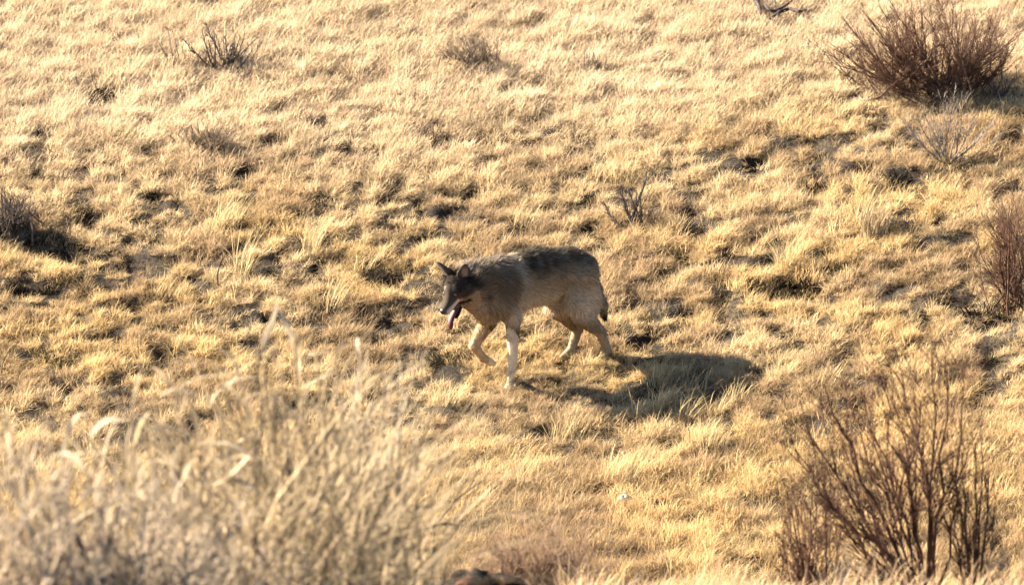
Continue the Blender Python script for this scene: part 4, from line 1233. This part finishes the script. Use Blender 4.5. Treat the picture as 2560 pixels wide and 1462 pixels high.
def wolf_fur():
    rg = np.random.default_rng(5)
    tri = np.concatenate([WQ[:, [0, 1, 2]], WQ[:, [0, 2, 3]]])
    A, Bv, C = WV[tri[:, 0]], WV[tri[:, 1]], WV[tri[:, 2]]
    cr = np.cross(Bv - A, C - A); ar = np.linalg.norm(cr, axis=1)
    N = 75000
    pick = rg.choice(len(tri), N, p=ar / ar.sum())
    r1 = np.sqrt(rg.random(N))[:, None]; r2 = rg.random(N)[:, None]
    P = A[pick] * (1 - r1) + Bv[pick] * (r1 * (1 - r2)) + C[pick] * (r1 * r2)
    nrm = unit(cr[pick])
    col, fl = coat(P)
    # hair direction: backwards along the body, downwards on legs, flank and tail, back from the nose on the head
    D = np.tile(np.array([-.85, 0, -.40]), (N, 1))
    D[P[:, 2] < .36] = (-.12, 0, -1.0)
    D[P[:, 0] < -.30] = (-.25, 0, -1.0)
    ffl = (P[:, 0] > .34) & (P[:, 2] > .30) & (P[:, 0] < .62)
    D[ffl] = (-.55, 0, -.70)
    hdv = P - H_O; head = (np.linalg.norm(hdv, axis=1) < .23)
    D[head] = -H_A * 0.9 - H_C * 0.35
    for base, tip, side in EAR:
        ax = unit(tip - base); t = ((P - base) @ ax) / .115
        m = (t > .12) & (np.linalg.norm(P - base - np.clip(t, 0, 1.1)[:, None] * .115 * ax, axis=1) < .05)
        D[m] = ax
    D = D - nrm * np.sum(D * nrm, 1, keepdims=True); D = unit(D)
    lift = rg.uniform(.12, .75, N)[:, None]
    D = unit(D + nrm * lift + rg.normal(0, .16, (N, 3)))
    L = fl * rg.uniform(.4, 1.5, N)
    side = unit(np.cross(D, nrm + rg.normal(0, .5, (N, 3))))
    wdt = np.where(fl < .012, .0020, .0030) * rg.uniform(.7, 1.3, N)
    P0 = P - nrm * .003
    mid = P0 + D * (L * .55)[:, None] + nrm * (L * .04)[:, None]; tip = P0 + D * L[:, None] - nrm * (L * .16)[:, None]
    V = np.stack([P0 - side * wdt[:, None] / 2, P0 + side * wdt[:, None] / 2, mid - side * wdt[:, None] * .4, mid + side * wdt[:, None] * .4, tip], 1)
    b = np.arange(N)[:, None] * 5
    q = b + np.array([0, 1, 3, 2]); t = b + np.array([2, 3, 4])
    k = rg.uniform(.55, 1.40, N)[:, None]
    cc = np.clip(col * k, 0, 1)
    guard = (rg.random(N) < .30) & (P[:, 2] > .50) & ~head
    ct = cc.copy(); ct[guard] *= .35                                # black-tipped guard hairs
    CC = np.stack([cc, cc, cc, cc, ct], 1).reshape(-1, 3)
    me = make_mesh('fur', W2(V.reshape(-1, 3)), [q, t], {'coat': CC})
    link('fur', me, coat_mat('wolf_fur', transl=0.35), wolf, kind='stuff')
wolf_fur()

M_BLACK = plain_mat('black_wet_nose', (.012, .011, .011), .35)
M_EYE = plain_mat('amber_eye', (.05, .028, .010), .12, .6)
M_TONGUE = plain_mat('tongue', (.060, .011, .014), .6, .3)
M_MOUTH = plain_mat('dark_mouth', (.03, .012, .013), .5)
def ellipsoid(name, c, r, res=12):
    u = np.linspace(0, 2 * math.pi, res, endpoint=False); v = np.linspace(.05, math.pi - .05, res // 2 + 2)
    U, Wv = np.meshgrid(u, v, indexing='ij')
    D = np.stack([np.sin(Wv) * np.cos(U) * r[0], np.sin(Wv) * np.sin(U) * r[1], np.cos(Wv) * r[2]], -1).reshape(-1, 3)
    V = c + D @ MR
    ix = np.arange(len(V)).reshape(U.shape); nx_ = np.roll(ix, -1, 0)
    q = np.stack([ix[:, :-1], ix[:, 1:], nx_[:, 1:], nx_[:, :-1]], -1).reshape(-1, 4)
    V2 = np.concatenate([V, [V[ix[:, 0]].mean(0), V[ix[:, -1]].mean(0)]])
    t1 = np.stack([ix[:, 0], nx_[:, 0], np.full(res, len(V))], 1); t2 = np.stack([nx_[:, -1], ix[:, -1], np.full(res, len(V) + 1)], 1)
    return make_mesh(name, W2(V2), [q, t1, t2], smooth=True)
link('nose', ellipsoid('nose', hd(.193, 0, -.026), (.019, .026, .021)), M_BLACK, wolf)
for s_ in (1, -1):
    link('eye', ellipsoid('eye', hd(.078, s_ * .040, .012), (.012, .012, .012)), M_EYE, wolf)
link('mouth_lining', ellipsoid('mouth_lining', hd(.070, 0, -.088), (.048, .026, .017)), M_MOUTH, wolf)
def tongue():
    n = 12; ts = np.linspace(0, 1, n)
    base = hd(.080, 0, -.102)
    out = hd(.158, -.012, -.128); down = np.array([0, 0, -1.0])
    tipp = out + 0.064 * down + 0.006 * H_B
    P = np.where(ts[:, None] < .42, base + (out - base) * (ts / .42)[:, None], 0)
    tt = np.clip((ts - .42) / .58, 0, 1)[:, None]
    bend = out + (H_A * .012) * np.sin(tt * math.pi) + (tipp - out) * tt
    P = np.where(ts[:, None] < .42, P, bend)
    P[1:-1] = .25 * P[:-2] + .5 * P[1:-1] + .25 * P[2:]
    wd = .021 * np.sqrt(np.clip(1.02 - ts ** 5, 0.05, 1)) * (1 + .12 * ts)
    t = unit(np.gradient(P, axis=0)); S = np.tile(H_B, (n, 1)); N_ = unit(np.cross(S, t))
    ang = np.linspace(0, 2 * math.pi, 10, endpoint=False)
    V = P[:, None, :] + S[:, None, :] * (wd[:, None] * np.cos(ang))[:, :, None] + N_[:, None, :] * (.0055 * np.sin(ang) + .006 * np.cos(ang) ** 2)[None, :, None]
    V = V.reshape(-1, 3); i = np.arange(n - 1)[:, None] * 10 + np.arange(10); j = np.arange(n - 1)[:, None] * 10 + (np.arange(10) + 1) % 10
    q = np.stack([i, j, j + 10, i + 10], -1).reshape(-1, 4)
    caps = np.array([[(n - 1) * 10 + a, (n - 1) * 10 + a + 1, len(V)] for a in range(9)] + [[(n - 1) * 10 + 9, (n - 1) * 10, len(V)]])
    V = np.concatenate([V, [P[-1] + t[-1] * .004]])
    link('tongue', make_mesh('tongue', W2(V), [q, caps], smooth=True), M_TONGUE, wolf)
tongue()
